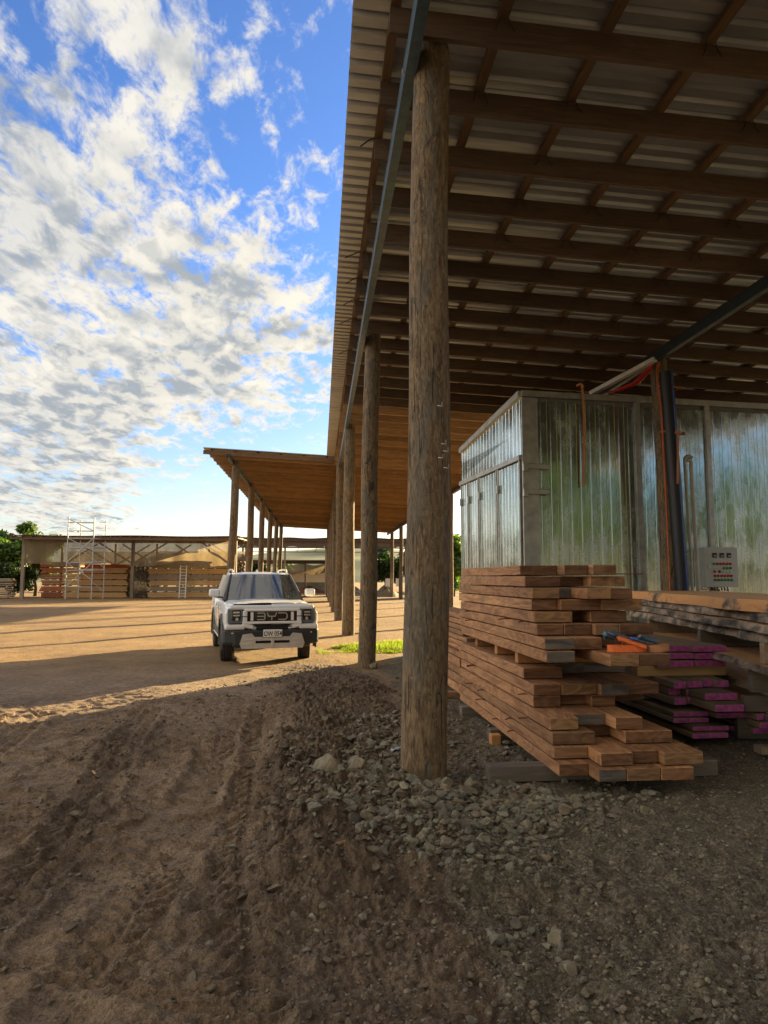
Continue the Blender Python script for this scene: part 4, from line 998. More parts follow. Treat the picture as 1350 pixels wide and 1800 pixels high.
M['lens'] = glassmat('lamp_lens', (.20, .24, .28), .4)
M['chrome'] = simple('bright_letters', (.62, .62, .62), .28, .55, .05)
CA = R(11)
car = thing('pickup_truck', 'white pickup truck with black lower bumper and silver skid plate parked on the dirt yard', 'pickup truck', (-1.08, 14.85, 0.0), CA)
YW = (0.0, 3.26); RW = .395
car.scale = (.94, 1, 1)
# body shell: sections along the length, arches cut into the lower edge
def bottom(y):
    zb = .46
    for yw in YW:
        d = abs(y - yw)
        if d < .52: zb = max(zb, .40 + math.sqrt(.52 ** 2 - d * d) * .96)
    return zb
secs = []
ysn = sorted(set([round(v_, 3) for v_ in list(np.linspace(-.78, 4.35, 70)) + [yw + s_ * .52 for yw in YW for s_ in (-1, 1)]]))
def sec(y):
    fr = min(1, max(0, (y + .78) / .5)); wsc = .965 + .035 * fr ** .5
    zt_ = 1.155 + .05 * min(1, max(0, (y + .78) / 1.4)); cr = .035
    zb = bottom(y); p = []
    if y < 2.95:
        for x, z in ((0, zt_ + cr), (.28, zt_ + cr * .95), (.46, zt_ + cr * .8), (.54, zt_ + cr * .5), (.64, zt_ + cr * .5), (.80, zt_ + .012), (.88, zt_ - .03), (.935, zt_ - .11), (.955, zt_ - .22), (.972, .82)): p.append((x * wsc, z))
    else:
        for x, z in ((0, .72), (.30, .72), (.86, .72), (.87, 1.22), (.90, 1.24), (.93, 1.23), (.95, 1.16), (.965, .98), (.972, .82)): p.append((x * wsc, z))
    z8 = max(.82, zb); p[-1] = (p[-1][0], z8)
    for k in (1, 2, 3): p.append((.972 * wsc - .012 * k, z8 + (zb - z8) * k / 3))
    p.append((.972 * wsc - .10, zb)); return p
mb = MB()
for s_ in (-1, 1):
    mb.grid([[(s_ * x, y, z) for x, z in sec(y)] for y in ysn], 0, True, s_ > 0)
mb.grid([[(s_ * x, -.78, z) for x, z in sec(-.78)] for s_ in (1,)] + [[(0, -.78, z) for x, z in sec(-.78)]], 0, False)
body = mb.build('body', M['carpaint'], car)
MB().rbox((0, 1.7, .62), (1.40, 4.9, .38), .05).rbox((0, -.45, .62), (1.30, .6, .5), .05).rbox((0, 4.32, .72), (1.9, .12, .5), .03).build('underbody', M['carblack'], car)
# front fascia in white
mb = MB()
mb.rbox((0, -.82, 1.105), (1.74, .20, .085), .035, seg=2)                                   # leading edge
mb.rbox((0, -.90, 1.055), (1.14, .11, .045), .012); mb.rbox((0, -.90, .815), (1.22, .12, .05), .012)
for s_ in (-1, 1):
    mb.rbox((s_ * .555, -.90, .935), (.09, .11, .22), .012)
    mb.rbox((s_ * .75, -.855, .735), (.40, .20, .10), .035, seg=2)
    mb.rbox((s_ * .46, -.895, .745), (.30, .12, .09), .02, rot=(0, s_ * R(-14), 0))
    mb.rbox((s_ * .905, -.72, .86), (.10, .30, .34), .04, seg=2)
mb.build('front_panel', M['carpaint'], car)
gr_ = MB().box((0, -.885, .935), (1.10, .06, .215)).build('grille', M['cargloss'], car)
mb = MB()
for s_ in (-1, 1):
    mb.rbox((s_ * .415, -.92, .935), (.06, .03, .165), .005); mb.box((s_ * .555, -.955, .935), (.16, .012, .014), 1); mb.box((s_ * .475, -.930, .935), (.018, .02, .17), 1)
mb.build('grille_bracket', [M['carpaint'], M['cargloss']], car)
# lettering on the grille: open strokes
mb = MB(); zc = .935; h = .062; th_ = .020; yl = -.922
def bar(x0, z0, x1, z1, t=th_): mb.beam((x0, yl, z0), (x1, yl, z1), .014, t, up=(0, 0, 1) if abs(x1 - x0) > abs(z1 - z0) else (1, 0, 0))
bar(-.31, zc + h, -.165, zc + h); bar(-.31, zc, -.150, zc); bar(-.31, zc - h, -.165, zc - h); bar(-.158, zc + h, -.150, zc); bar(-.150, zc, -.158, zc - h)
bar(-.105, zc + h + .01, -.085, zc + .012); bar(-.09, zc, .065, zc); bar(.085, zc + h + .01, .062, zc + .012); bar(-.012, zc, -.012, zc - h - .01)
bar(.12, zc + h, .27, zc + h); bar(.12, zc - h, .27, zc - h); bar(.27, zc + h, .305, zc + .03); bar(.305, zc + .035, .305, zc - .035); bar(.305, zc - .03, .27, zc - h)
mb.build('brand_letters', M['chrome'], car)
# headlights
for s_ in (-1, 1):
    hl = MB(); hl.rbox((s_ * .755, -.835, .945), (.30, .14, .29), .03, seg=2); o = hl.build('headlight', M['lens'], car)
    k = MB().rbox((s_ * .725, -.895, .955), (.18, .05, .215), .02).build('lamp_housing', M['cargloss'], o)
    k = MB()
    for zz in (1.01, .955): k.rbox((s_ * .725, -.925, zz), (.13, .02, .032), .008)
    k.tube([(s_ * .715, -.905, .885), (s_ * .715, -.932, .885)], .034, 14); k.build('lamp', M['chrome'], o)
# lower bumper
mb = MB()
mb.rbox((0, -.84, .52), (1.60, .26, .34), .05, seg=2)
for s_ in (-1, 1): mb.rbox((s_ * .80, -.76, .55), (.30, .34, .32), .06, rot=(0, 0, s_ * R(-22) * -1), seg=2)
mb.rbox((0, -.90, .725), (.92, .10, .09), .02); mb.build('bumper', M['carblack'], car)
mb = MB()
for zz in (.70, .735, .76): mb.box((0, -.955, zz), (.80, .01, .012))
mb.build('lower_grille', M['cargloss'], car)
mb = MB()
mb.prism([(-.62, .33), (.62, .33), (.66, .42), (.60, .60), (.42, .62), (.36, .55), (-.36, .55), (-.42, .62), (-.60, .60), (-.66, .42)], -1.015, -.95)
sk = mb.build('skid_plate', M['carsilver'], car)
mb = MB()
for s_ in (-1, 1): mb.rbox((s_ * .19, -1.016, .455), (.31, .012, .05), .004)
mb.build('skid_slot', M['cargloss'], sk)
mb = MB()
for s_ in (-1, 1):
    for zz in (.42, .50): mb.rbox((s_ * .50, -1.018, zz), (.17, .014, .03), .004)
mb.rbox((0, -1.018, .44), (.05, .012, .18), .004); mb.build('skid_rib', M['carsilver'], sk)
for s_ in (-1, 1): MB().rbox((s_ * .80, -.94, .62), (.05, .03, .03), .006).build('fog_lamp', M['chrome'], car)
# number plate
npl = MB().rbox((0, -1.022, .615), (.385, .012, .145), .005).build('number_plate', M['white'], car)
MB().box((0, -1.0165, .615), (.402, .008, .162)).build('plate_frame', M['carblack'], npl)
def text_mesh(txt, size, mat, parent, loc, rot, ext=.002, name='lettering', sx=1.0):
    cu = bpy.data.curves.new('lettering', 'FONT'); cu.body = txt; cu.size = size; cu.align_x = 'CENTER'; cu.align_y = 'CENTER'; cu.extrude = ext; cu.offset = .0005
    t = bpy.data.objects.new('tmp', cu); col.objects.link(t); bpy.context.view_layer.update()
    me = bpy.data.meshes.new_from_object(t.evaluated_get(bpy.context.evaluated_depsgraph_get())); bpy.data.objects.remove(t)
    me.materials.clear(); me.materials.append(mat); o = bpy.data.objects.new(name, me); col.objects.link(o); o.parent = parent
    o.location = loc; o.rotation_euler = rot; o.scale = (sx, 1, 1); return o
text_mesh('OW 054', .125, M['cargloss'], npl, (0, -1.030, .605), (R(90), 0, 0), sx=.82)
# cabin
mb = MB(); gl = MB()
def cabsec(y, zr_, xr, xb, zb=1.19): return [(0, y, zr_ + .03), (xr * .5, y, zr_ + .025), (xr * .86, y, zr_ + .005), (xr, y, zr_ - .03)]
roofrows = [cabsec(y, z, x, .9) for y, z, x in ((1.22, 1.735, .66), (1.32, 1.765, .69), (1.6, 1.785, .70), (2.3, 1.785, .70), (2.75, 1.77, .69), (2.95, 1.73, .67))]
for s_ in (-1, 1): mb.grid([[(s_ * x, y, z) for x, y, z in r] for r in roofrows], 0, True, s_ > 0)
mb.build('roof', M['carpaint'], car)
# windscreen, curved
ws = MB()
ws.grid([[(x * (1 - .19 * t), .50 + .74 * t - .10 * (1 - (x / .84) ** 2) , 1.205 + .555 * t) for x in np.linspace(-.82, .82, 13)] for t in np.linspace(0, 1, 8)], 0, True)
ws.build('windscreen', M['glass'], car)
for s_ in (-1, 1):
    mb = MB(); mb.tube([(s_ * .86, .46, 1.19), (s_ * .78, .86, 1.47), (s_ * .685, 1.26, 1.735)], .038, 8); mb.build('windscreen_pillar', M['carblack'], car)
    mb = MB(); mb.tube([(s_ * .685, 1.24, 1.74), (s_ * .70, 2.1, 1.765), (s_ * .68, 2.93, 1.70), (s_ * .84, 3.05, 1.2)], .032, 8)
    mb.beam((s_ * .70, 1.98, 1.76), (s_ * .885, 2.0, 1.18), .05, .09); mb.beam((s_ * .69, 2.86, 1.73), (s_ * .875, 2.93, 1.18), .06, .16)
    mb.build('window_pillar', M['carpaint'], car)
    g = MB().grid([[(s_ * (.885 - .19 * t), y0 + (y1 - y0) * q, 1.185 + .56 * t) for q in (0, 1)] for t in (0, .5, 1) for y0, y1 in [((.52 + .72 * t), 1.96)]], 0, False); g.build('side_window', M['glass'], car)
    g = MB().grid([[(s_ * (.885 - .19 * t), y, 1.185 + .56 * t) for y in (2.03, 2.86)] for t in (0, .5, 1)], 0, False); g.build('side_window', M['glass'], car)
    # mirror
    mr = MB().rbox((s_ * 1.09, .72, 1.36), (.24, .13, .17), .05, seg=3).build('wing_mirror', M['carpaint'], car)
    MB().beam((s_ * .90, .74, 1.26), (s_ * 1.10, .74, 1.285), .08, .035).build('mirror_arm', M['carblack'], mr)
    MB().box((s_ * 1.09, .788, 1.36), (.19, .006, .12)).build('mirror_glass', M['glass'], mr)
    mb = MB().tube([(s_ * .64, 1.42, 1.80), (s_ * .645, 1.50, 1.86), (s_ * .65, 2.2, 1.875), (s_ * .64, 2.75, 1.86), (s_ * .63, 2.84, 1.79)], .018, 8); mb.build('roof_rail', M['carsilver'], car)
    mb = MB(); 
    for yy in (1.02, 2.01, 2.90): mb.box((s_ * .973, yy, .84), (.006, .008, .56))
    mb.build('door_gap', M['carblack'], car)
    for yy in (1.72, 2.62): MB().rbox((s_ * .985, yy, 1.03), (.025, .19, .03), .008).build('door_handle', M['carpaint'], car)
    MB().rbox((s_ * .93, 1.63, .44), (.12, 2.1, .05), .015).build('side_step', M['carsilver'], car)
    MB().rbox((s_ * .955, 1.63, .52), (.05, 2.15, .14), .015).build('sill_trim', M['carblack'], car)
    for yw in YW:
        ar = MB(); rows = []
        for a in np.linspace(R(-12), R(192), 26):
            c_, n_ = math.cos(a), math.sin(a)
            rows.append([(s_ * .93, yw + .50 * c_, .40 + .48 * n_), (s_ * 1.0, yw + .50 * c_, .40 + .48 * n_), (s_ * 1.0, yw + .57 * c_, .40 + .55 * n_), (s_ * .96, yw + .585 * c_, .40 + .565 * n_)])
        ar.grid(rows, 0, True); ar.build('wheel_arch', M['carblack'], car)
        lin = MB(); lin.grid([[(s_ * .95, yw + .5 * math.cos(a), .42 + .48 * math.sin(a)), (s_ * .55, yw + .5 * math.cos(a), .42 + .48 * math.sin(a))] for a in np.linspace(0, math.pi, 16)]); lin.add([(s_ * .55, yw + .5 * math.cos(a), .42 + .48 * math.sin(a)) for a in np.linspace(0, math.pi, 16)], [tuple(range(16))]); lin.build('wheel_well', M['carblack'], car)
        w = MB(); prof = [(.24, -.12), (.345, -.135), (.385, -.115), (RW, -.085), (RW, .085), (.385, .115), (.345, .135), (.24, .12)]
        n_ = 48; rows = []
        for j in range(n_ + 1):
            a = 2 * math.pi * j / n_; rows.append([(q, r_ * math.cos(a), r_ * math.sin(a)) for r_, q in prof])
        w.grid(rows, 0, True)
        for q in (-.07, -.03, .03, .07):
            w.grid([[(q - .006, (RW + .0015) * math.cos(a), (RW + .0015) * math.sin(a)), (q + .006, (RW + .0015) * math.cos(a), (RW + .0015) * math.sin(a))] for a in np.linspace(0, 2 * math.pi, 49)], 1, True)
        wheel = w.build('wheel', [M['tyre'], M['cargloss']], car, loc=(s_ * .83, yw, RW - .012), rot=(0, 0, R(-9) if yw == 0 else 0))
        rm = MB(); rm.tube([(-.10, 0, 0), (.10, 0, 0)], .245, 24, 0)
        for k in range(6):
            a = k * math.pi / 3; rm.beam((s_ * .118, .04 * math.cos(a), .04 * math.sin(a)), (s_ * .118, .23 * math.cos(a), .23 * math.sin(a)), .02, .055, 1, up=(1, 0, 0))
        rm.tube([(s_ * .10, 0, 0), (s_ * .13, 0, 0)], .06, 14, 1)
        rm.grid([[(s_ * .12, .245 * math.cos(a), .245 * math.sin(a)), (s_ * .12, .215 * math.cos(a), .215 * math.sin(a))] for a in np.linspace(0, 6.2832, 33)], 1)
        rm.build('rim', [M['cargloss'], M['rim']], wheel)
mb = MB().rbox((-.38, 1.45, 1.22), (.5, .16, .62), .06).rbox((.38, 1.45, 1.22), (.5, .16, .62), .06).rbox((-.38, 1.45, 1.58), (.26, .1, .18), .04).rbox((.38, 1.45, 1.58), (.26, .1, .18), .04).rbox((0, .80, 1.10), (1.5, .4, .14), .05)
mb.tube([(.38 + .17 * math.cos(a), .93 - .05 * math.sin(a), 1.26 + .16 * math.sin(a)) for a in np.linspace(0, 6.2832, 20)], .015, 6, caps=False)
mb.box((0, 2.96, 1.45), (1.45, .03, .52)).box((0, 1.8, .98), (1.7, 2.2, .02)); mb.build('interior', M['carblack'], car)
MB().rbox((0, 1.12, 1.66), (.26, .04, .07), .012).build('rear_view_mirror', M['carblack'], car)
MB().prism([(1.9, 1.80), (2.12, 1.80), (2.06, 1.87), (2.0, 1.87)], -.02, .02, 'X').build('aerial_fin', M['carpaint'], car)
for s_ in (-1, 1): MB().rbox((s_ * .86, 2.0 + 1.77, .42), (.22, .02, .30), .005).build('mud_flap', M['carblack'], car)

# ================================================================== BACKGROUND SHED
def tube_o(name, pts, r, mat, parent, n=6): return MB().tube(pts, r, n).build(name, mat, parent)
bs = thing('drying_shed', 'long low open drying shed with timber posts, braces and brown shade cloth across the yard', 'shed', (-16.5, 62.5, 0))
bo = Vector((16.5, -62.5, 0))
def bp(mb, name, mat): o = mb.build(name, mat, bs); o.location = bo; return o
mb = MB(); 
rows = []
for yy, zz in ((61.0, 5.28), (66, 5.42), (72.0, 5.55)):
    r = []
    for i in range(400):
        x = -25.8 + i * 18.9 / 399; r.append((x, yy, zz + (.02 if i % 4 < 2 else 0) + .03 * math.sin(x * .7)))
    rows.append(r)
mb.grid(rows, 0, False); mb.grid([[(x, y, z - .012) for x, y, z in r] for r in rows], 0, False, True); bp(mb, 'roof_sheet', M['rust'])
for yy in (61.3, 66.5, 71.5):
    mb = MB().beam((-25.7, yy, 5.08 + (yy - 61) * .025), (-7.0, yy, 5.02 + (yy - 61) * .025), .10, .24); bp(mb, 'roof_beam', M['pack_rack'])
for i in range(24):
    x = -25.5 + i * .8; mb = MB().beam((x, 61.0, 5.20), (x, 72, 5.46), .06, .12); bp(mb, 'rafter', M['pack_rack'])
for k, x in enumerate((-24.95, -19.9, -15.95, -10.9, -7.3)):
    for yy in (62.3, 71.3):
        if yy < 70 and k in (1, 3): continue
        mb = MB().beam((x, yy, 0), (x, yy, 5.1), .26 if yy < 70 else .2, .26 if yy < 70 else .2); bp(mb, 'post', M['post_wood'])
        for s_ in (-1, 1):
            if (k == 0 and s_ < 0) or (k == 4 and s_ > 0): continue
            mb = MB().beam((x, yy - .05, 2.95), (x + s_ * 3.3, yy - .05, 5.05), .10, .13); bp(mb, 'brace', M['post_wood'])
def cloth(x0, x1, z0, z1, y, seed):
    mb = MB(); rows = []
    for z in np.linspace(0, 1, 9):
        r = []
        for i in range(70):
            t = i / 69; x = x0 + (x1 - x0) * t
            sag = .10 * math.sin(t * 34 + seed) * (1 - z * .6) + .16 * math.sin(t * 11 + seed * 2)
            r.append((x, y + sag * .9, z0 + (z1 - z0) * z + .12 * (1 - z) * math.sin(t * 9 + seed)))
        rows.append(r)
    mb.grid(rows, 0, True); return bp(mb, 'shade_cloth', M['cloth'])
cloth(-24.9, -16.0, 2.85, 4.95, 62.0, 1); cloth(-15.9, -7.4, 2.85, 4.95, 62.05, 4); cloth(-24.8, -16, 1.4, 4.35, 71.7, 7); cloth(-16, -7.4, 1.4, 4.4, 71.7, 9)
def pack(x0, x1, y, z0, h, mat, label, group, seed, nb=5, ends=False):
    rp = random.Random(seed); t = thing('timber_pack', label, 'timber stack', ((x0 + x1) / 2, y, z0), 0, group); w = x1 - x0; k = max(2, int(h / .13))
    mb = MB(); hh = (h - .06) / k
    for i in range(k):
        j0 = rp.uniform(-.12, .12); j1 = rp.uniform(-.12, .12)
        mb.box(((j0 + j1) / 2, .55, .06 + hh * (i + .5)), (w + j1 - j0, 1.1 + rp.uniform(-.02, .02), hh - .012))
    o = mb.build('board_layer', M[mat], t)
    for i in range(nb):
        MB().box((-w / 2 + .35 + i * (w - .7) / max(1, nb - 1), .5, .03), (.10, 1.12, .058)).build('sticker', M['post_wood'], t)
    return t
for i in range(5): pack(-22.1, -16.75, 63.6, i * .53, .50, 'pack_tan', f'tan sawn timber pack, {ORD[4 - i]} from the top of the stack behind the scaffold', 'tan packs behind the scaffold', i, 6)
for i in range(6):
    pack(-24.1, -22.2 if i < 5 else -20.9, 63.9, i * .53, .50, 'pack_red', f'red brown timber pack, {ORD[5 - i]} from the top of the stack at the left post', 'red packs at the left post', 20 + i, 3)
pack(-21.6, -17.2, 66.5, 0, 3.0, 'pack_red', 'red brown timber stack partly hidden behind the tan packs', 'red packs at the left post', 33, 4)
for i in range(7): pack(-14.85, -8.0, 63.5, i * .515, .485, 'pack_grey' if i % 2 else 'pack_tan', f'long weathered timber pack, {ORD[6 - i]} from the top of the stack with the ladder', 'packs behind the white ladder', 40 + i, 7)
# racks of dark slats between the packs
for (x0, x1, lab) in ((-16.6, -15.0, 'dark stack of thin slats between the tan packs and the ladder stack'), (-7.9, -6.6, 'dark stack of thin slats at the right end of the drying shed')):
    t = thing('slat_stack', lab, 'timber stack', ((x0 + x1) / 2, 64.5, 0)); rp = random.Random(int(-x0))
    mb = MB()
    for i in range(30):
        for q in range(4): mb.box(((x1 - x0) * (-.5 + .12 + q * .25) + rp.uniform(-.08, .08), rp.uniform(-.2, .2), .06 + i * .108), (.24, 1.6, .035))
    mb.build('slat_layer', M['pack_rack'], t)
    mb = MB()
    for i in range(30): mb.box((rp.uniform(-.05, .05), .1, .105 + i * .108), (x1 - x0, .05, .05))
    mb.build('crosspiece', M['bearer'], t)
# pile of slabs outside the shed on the left
rp = random.Random(8)
for i in range(9):
    o = MB().rbox((0, 0, 0), (4.6 + rp.uniform(-.4, .4), .8, .13), .02).build('old_slab', M['pack_grey'], None, loc=(-28.1 + rp.uniform(-.2, .2), 62.6 + rp.uniform(-.15, .15), .16 + i * .185), rot=(rp.uniform(-.02, .02), rp.uniform(-.03, .01), rp.uniform(-.05, .05)))
    tag(o, f'weathered old slab, {ORD[8 - i]} from the top of the pile outside the left shed end', 'slab', 'old slabs left of the shed')
# scaffold tower
st = thing('scaffold_tower', 'tall slender aluminium scaffold tower standing in front of the drying shed', 'scaffold', (-19.6, 60.3, 0))
A = [(-1.05, -.2), (1.0, -.2), (-.52, 1.3), (1.5, 1.3)]
for x, y in A: tube_o('standard', [(x, y, 0), (x, y, 6.75 if y < 0 else 6.6)], .05, M['scaf'], st)
for z in (1.0, 2.35, 3.0, 4.2, 5.0, 5.6, 6.3):
    tube_o('ledger', [(A[0][0], -.2, z), (A[1][0], -.2, z)], .04, M['scaf'], st); 
    if z > 2: tube_o('ledger', [(A[2][0], 1.3, z + .1), (A[3][0], 1.3, z + .1)], .035, M['scaf'], st)
    for a, b_ in ((0, 2), (1, 3)): tube_o('ledger', [(A[a][0], -.2, z), (A[b_][0], 1.3, z)], .03, M['scaf'], st)
for z0, z1 in ((1.0, 3.0), (3.0, 1.6), (3.0, 5.0), (5.0, 4.0), (6.6, 5.6)): tube_o('brace', [(A[0][0], -.25, z0), (A[1][0], -.25, z1)], .035, M['scaf'], st)
for z0, z1 in ((0.6, 2.4), (2.6, 4.2)): tube_o('brace', [(A[3][0], 1.3, z0), (A[2][0], 1.3, z1)], .03, M['scaf'], st)
MB().box((.22, .55, 2.38), (1.9, 1.4, .06)).build('platform', M['scaf'], st)
# ladder
ld = thing('ladder', 'white double aluminium ladder leaning on the timber packs of the drying shed', 'ladder', (-11.85, 62.9, 0))
for x in (-.26, .26):
    MB().beam((x, 0, 0), (x, .38, 2.85), .09, .06).build('rail', M['white'], ld)
for i in range(11):
    z = .15 + i * .26; MB().beam((-.25, .38 * z / 2.85, z), (.25, .38 * z / 2.85, z), .05, .045).build('rung', M['white'], ld)
# ================================================================== FAR MIDDLE: long roof, low shed, walls
fs = thing('long_roof_shed', 'long dark roofed open shed seen beyond the big shed', 'shed', (0, 82, 0)); fo = Vector((0, -82, 0))
def fp(mb, name, mat): o = mb.build(name, mat, fs); o.location = fo; return o
rows = [[(-9.5 + i * .16, y, z + (.025 if i % 2 else 0) + .05 * math.sin(i * .21)) for i in range(150)] for y, z in ((79.5, 6.25), (86, 5.9), (90, 5.7))]
fp(MB().grid(rows, 0, False), 'roof_sheet', M['rust'])
fp(MB().beam((-9.5, 79.8, 6.08), (14, 79.8, 6.0), .1, .26), 'roof_beam', M['bearer'])
fp(MB().beam((-9.5, 80.2, 5.62), (14, 80.2, 5.56), .06, .55), 'fascia_board', M['pack_rack'])
fp(MB().beam((-9.5, 80.0, 5.22), (14, 80.0, 5.16), .12, .16), 'roof_beam', M['bearer'])
fp(MB().beam((-9.5, 80.6, 4.72), (14, 80.6, 4.70), .08, .08), 'tie_beam', M['steel'])
for x in (-8.6, -3.9, .7, 5.5, 9.8, 13.6): fp(MB().beam((x, 80.4, 0), (x, 80.4, 5.6), .2, .2), 'post', M['post_wood'])
for i in range(12): fp(MB().beam((-8.6 + i * 2, 80.5, 4.75), (-8.3 + i * 2, 80.5, 5.2), .05, .05), 'strut', M['bearer'])
ls = thing('low_shed', 'low shed with dark eave, mottled awning and pale walls beyond the pickup', 'shed', (-3, 90, 0)); lo = Vector((3, -90, 0))
def lp(mb, name, mat): o = mb.build(name, mat, ls); o.location = lo; return o
lp(MB().beam((-12, 88, 3.72), (2.5, 88, 3.72), .3, .36), 'eave_beam', M['bearer'])
lp(MB().box((-5, 92, 3.95), (15, 8, .08)), 'roof_sheet', M['rust'])
lp(MB().grid([[(x, 88 - .1 * 0 - 1.2 * t, 3.45 - 1.15 * t + .12 * math.sin(x * 2.2)) for x in np.linspace(-4.4, 1.4, 24)] for t in (0, .3, .7, 1)], 0, True), 'awning', M['cloth'])
lp(MB().box((-3.5, 96, 1.75), (13, .12, 1.9)), 'wall', M['white'])
M['greenwall'] = simple('grey_green_wall', (.26, .29, .26), .8, 0, .2, 2)
lp(MB().box((-2.6, 93.5, .62), (8, .15, 1.25)), 'lower_wall', M['greenwall'])
for x in (-6.2, -1.75, 1.2, 2.3): lp(MB().beam((x, 88, 0), (x, 88, 3.6), .18, .18), 'post', M['bearer'])
# rubbish heaps and small things far away
def heap(name, x, y, r, h, mat, label, cat, n=70, seed=1):
    rp = np.random.RandomState(seed); rows = []
    for a in np.linspace(0, 2 * math.pi, 25):
        rows.append([(r * q * math.cos(a) * (1 + .2 * math.sin(a * 3)), r * q * math.sin(a), h * (1 - q) ** .8 * (1 + .25 * math.sin(5 * a + q * 6)) - (.05 if q == 1 else 0)) for q in np.linspace(0, 1, 7)])
    o = MB().grid(rows, 0, True).build(name, M[mat], None, loc=(x, y, 0)); return tag(o, label, cat)
heap('gravel_heap', 6.2, 66.5, 1.5, .95, 'rock', 'dark gravel heap at the foot of the far right poles', 'heap')
heap('brush_heap', -1.2, 84, 2.2, .7, 'rust', 'low reddish brush and scrap heap under the far low shed', 'heap', seed=3)
heap('brush_heap', 3.6, 74, 1.3, .8, 'bark', 'small brush heap between the far poles', 'heap', seed=4)
for k, x in enumerate((6.15, 7.1)):
    o = MB().rbox((0, 0, 0), (.42, .04, .72), .01).build('notice_board', M['white'], None, loc=(x, 63.9, 1.35), rot=(0, 0, 0)); tag(o, ['left', 'right'][k] + ' one of two small white boards hung by the far right pole', 'board', 'white boards at the far pole')
# hill
xs2 = np.linspace(-420, 520, 120); rows = []
for j, yy in enumerate(np.linspace(330, 620, 24)):
    t = j / 23; rows.append([(x, yy, -1 + (math.sin(math.pi * min(1, t * 1.25) / 2 if t < .8 else math.pi / 2) * (24 * math.exp(-((x - 20) / 110) ** 2) + 9 * math.exp(-((x + 200) / 110) ** 2) + 16 * math.exp(-((x - 290) / 130) ** 2) + 3)) + 1.2 * float(vnoise(np.array([x * .03]), np.array([yy * .03]), 5)[0])) for x in xs2])
M['hill'] = simple('hill_vegetation', (.10, .13, .07), .95, 0, .35, .05)
tag(MB().grid(rows, 0, True).build('hill', M['hill']), kind='structure')

# ================================================================== TREES
def tree(name, x, y, h, cr, nleaf, label, group, seed=1, leaf='leaf', ls_=.22, trunk_h=.35, cat='tree', flat=1.0, clumps=26):
    rt = np.random.RandomState(seed); t = thing(name, label, cat, (x, y, 0), 0, group)
    mb = MB(); th = h * trunk_h; r0 = max(.08, h * .022)
    mb.tube([(0, 0, -.1), (.03 * h * .2, 0, th * .5), (rt.uniform(-.2, .2), rt.uniform(-.2, .2), th), (rt.uniform(-.3, .3), rt.uniform(-.3, .3), h * .75)], [r0 * 1.2, r0, r0 * .8, r0 * .25], 8)
    cl = []
    cz = (h + th * .7) / 2; hz_ = (h - th * .7) / 2
    for k in range(clumps):
        d = rt.normal(size=3); d /= np.linalg.norm(d); q = rt.uniform(.35, .88)
        c = np.array([d[0] * cr * q, d[1] * cr * q, cz + d[2] * hz_ * q * flat]); cl.append((c, rt.uniform(.22, .42) * cr))
        if k < 12: mb.tube([(0, 0, th * rt.uniform(.7, 1.2)), tuple(c * np.array([.5, .5, .85])), tuple(c)], [r0 * .45, r0 * .3, r0 * .1], 5)
    mb.build('trunk', M['trunk'], t)
    V = np.zeros((nleaf * 4, 3)); ci = rt.randint(len(cl), size=nleaf)
    d = rt.normal(size=(nleaf, 3)); d /= np.linalg.norm(d, axis=1)[:, None]
    C0 = np.array([c for c, r in cl])[ci]; Rr = np.array([r for c, r in cl])[ci]
    P0 = C0 + d * (Rr * rt.uniform(.35, 1.08, nleaf))[:, None] * np.array([1, 1, .8])
    nrm = d + rt.normal(0, .6, (nleaf, 3)); nrm[:, 2] += .4; nrm /= np.linalg.norm(nrm, axis=1)[:, None]
    a = np.cross(nrm, rt.normal(size=(nleaf, 3))); a /= np.linalg.norm(a, axis=1)[:, None]; b_ = np.cross(nrm, a)
    s_ = ls_ * rt.uniform(.6, 1.3, nleaf)[:, None]
    V[0::4] = P0 - a * s_; V[1::4] = P0 - b_ * s_ * .45; V[2::4] = P0 + a * s_ + nrm * s_ * -.2; V[3::4] = P0 + b_ * s_ * .45
    o = npmesh('crown', V, np.arange(nleaf * 4).reshape(-1, 4), M[leaf], t); return t
tree('tree', -29.6, 68, 7.6, 3.6, 9000, 'leafy bright green tree beside the left end of the drying shed', 'trees left of the shed', 1, ls_=.30, trunk_h=.2)
tree('tree', -27.2, 71, 8.0, 2.5, 7000, 'slimmer green tree rising just behind the left corner of the drying shed', 'trees left of the shed', 2, ls_=.26, trunk_h=.2)
tree('tree', -34.5, 72, 8.2, 4.0, 6000, 'green tree at the left edge of the picture', 'trees left of the shed', 3, ls_=.32, trunk_h=.2)
tree('bush', -27.6, 66.0, 4.0, 2.2, 5000, 'dark green bush filling the gap left of the drying shed', 'trees left of the shed', 4, 'leaf_dark', .2, .12, 'bush')
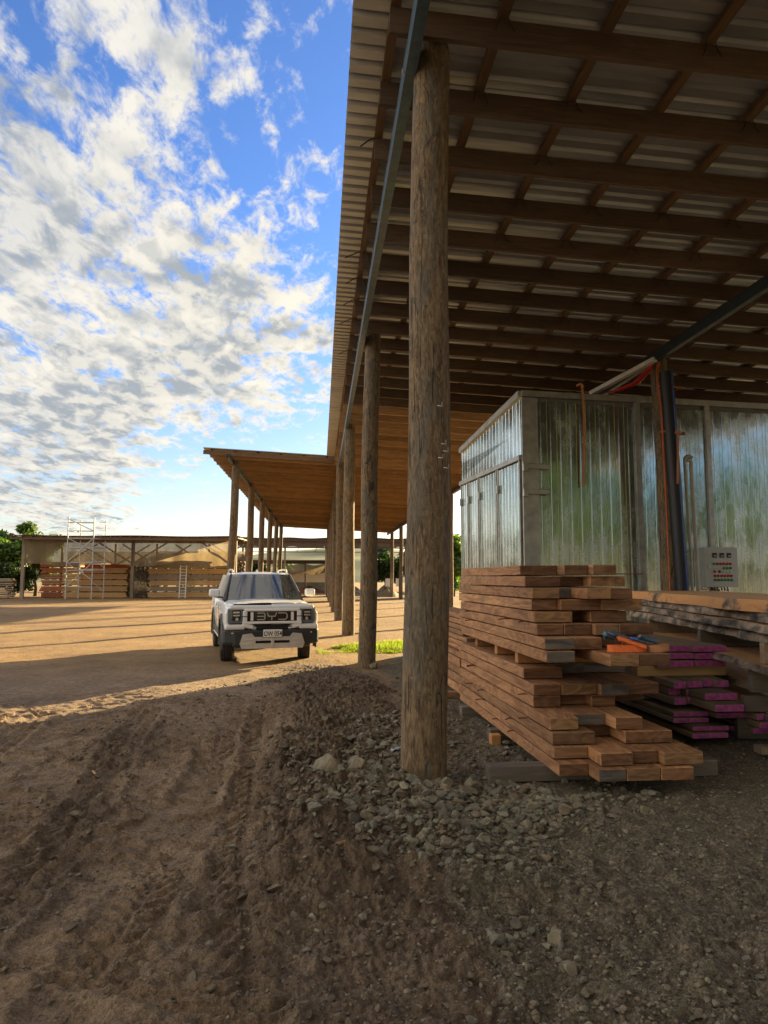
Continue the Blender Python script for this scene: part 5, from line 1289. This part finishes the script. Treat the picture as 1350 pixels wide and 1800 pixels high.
for k, (x, y, h, c, lab) in enumerate(((-12, 100, 4.6, 4, 'low green tree seen through the open drying shed near its right end'), (-22, 104, 4.8, 5, 'low green tree seen through the middle of the drying shed'), (-8.5, 97, 4.6, 2.6, 'yellow green tree between the extension poles and the far shed'),
                                     (8.6, 93, 6.0, 3.4, 'dark green tree filling the gap left of the far right poles'), (12.6, 92, 6.2, 3.6, 'dark green tree behind the far right poles'), (16.8, 88, 6.5, 3.2, 'dark tree to the right behind the far right poles'),
                                     (12.6, 66, 6.4, 2.5, 'sunlit green tree between the nearest pole and the kiln'), (2.3, 105, 4.6, 1.6, 'small green tree beyond the far poles'))):
    tree('tree', x, y, h, c, 4500, lab, 'trees beyond the sheds', 10 + k, 'leaf' if k in (2, 6, 7) else 'leaf_dark', .3, .15)
# palm
pm = thing('palm_tree', 'small bright palm tree showing above the low shed behind the pickup', 'palm', (-5.6, 108, 0))
MB().tube([(0, 0, 0), (.1, 0, 2.2), (0, 0, 3.9)], [.22, .17, .14], 8).build('trunk', M['trunk'], pm)
mb = MB(); rp = random.Random(2)
for k in range(16):
    a = k * 6.283 / 16 + rp.uniform(-.2, .2); L = rp.uniform(1.5, 2.1); up = rp.uniform(.3, 1.1); prev = []
    for i in range(9):
        t = i / 8; c = Vector((math.cos(a) * L * t, math.sin(a) * L * t, 3.9 + up * t * 1.9 - 2.0 * t * t)); w_ = .34 * math.sin(math.pi * (t * .86 + .1)); sd_ = Vector((-math.sin(a), math.cos(a), 0))
        prev.append([c - sd_ * w_ - Vector((0, 0, w_ * .6)), c, c + sd_ * w_ - Vector((0, 0, w_ * .6))])
    mb.grid(prev, 0, False)
mb.build('crown', M['leaf'], pm, normals=False)
# trees behind the camera, mirrored in the kiln front
for k, (x, y, h, c) in enumerate(((9, -17, 13.5, 5), (15, -20, 15, 5.5), (22, -19, 13, 5), (29, -22, 11.5, 5.2), (36, -20, 10.5, 5), (44, -23, 12, 6), (2, -20, 12, 5))):
    tree('tree', x, y, h, c, 8000, ['tall green tree', 'tallest green tree', 'lower green tree', 'broad green tree', 'low rounded green tree', 'far green tree', 'leftmost green tree'][k] + ' standing behind the viewer, mirrored in the kiln front', 'trees behind the viewer', 30 + k, 'leaf_dark', .48, .12)
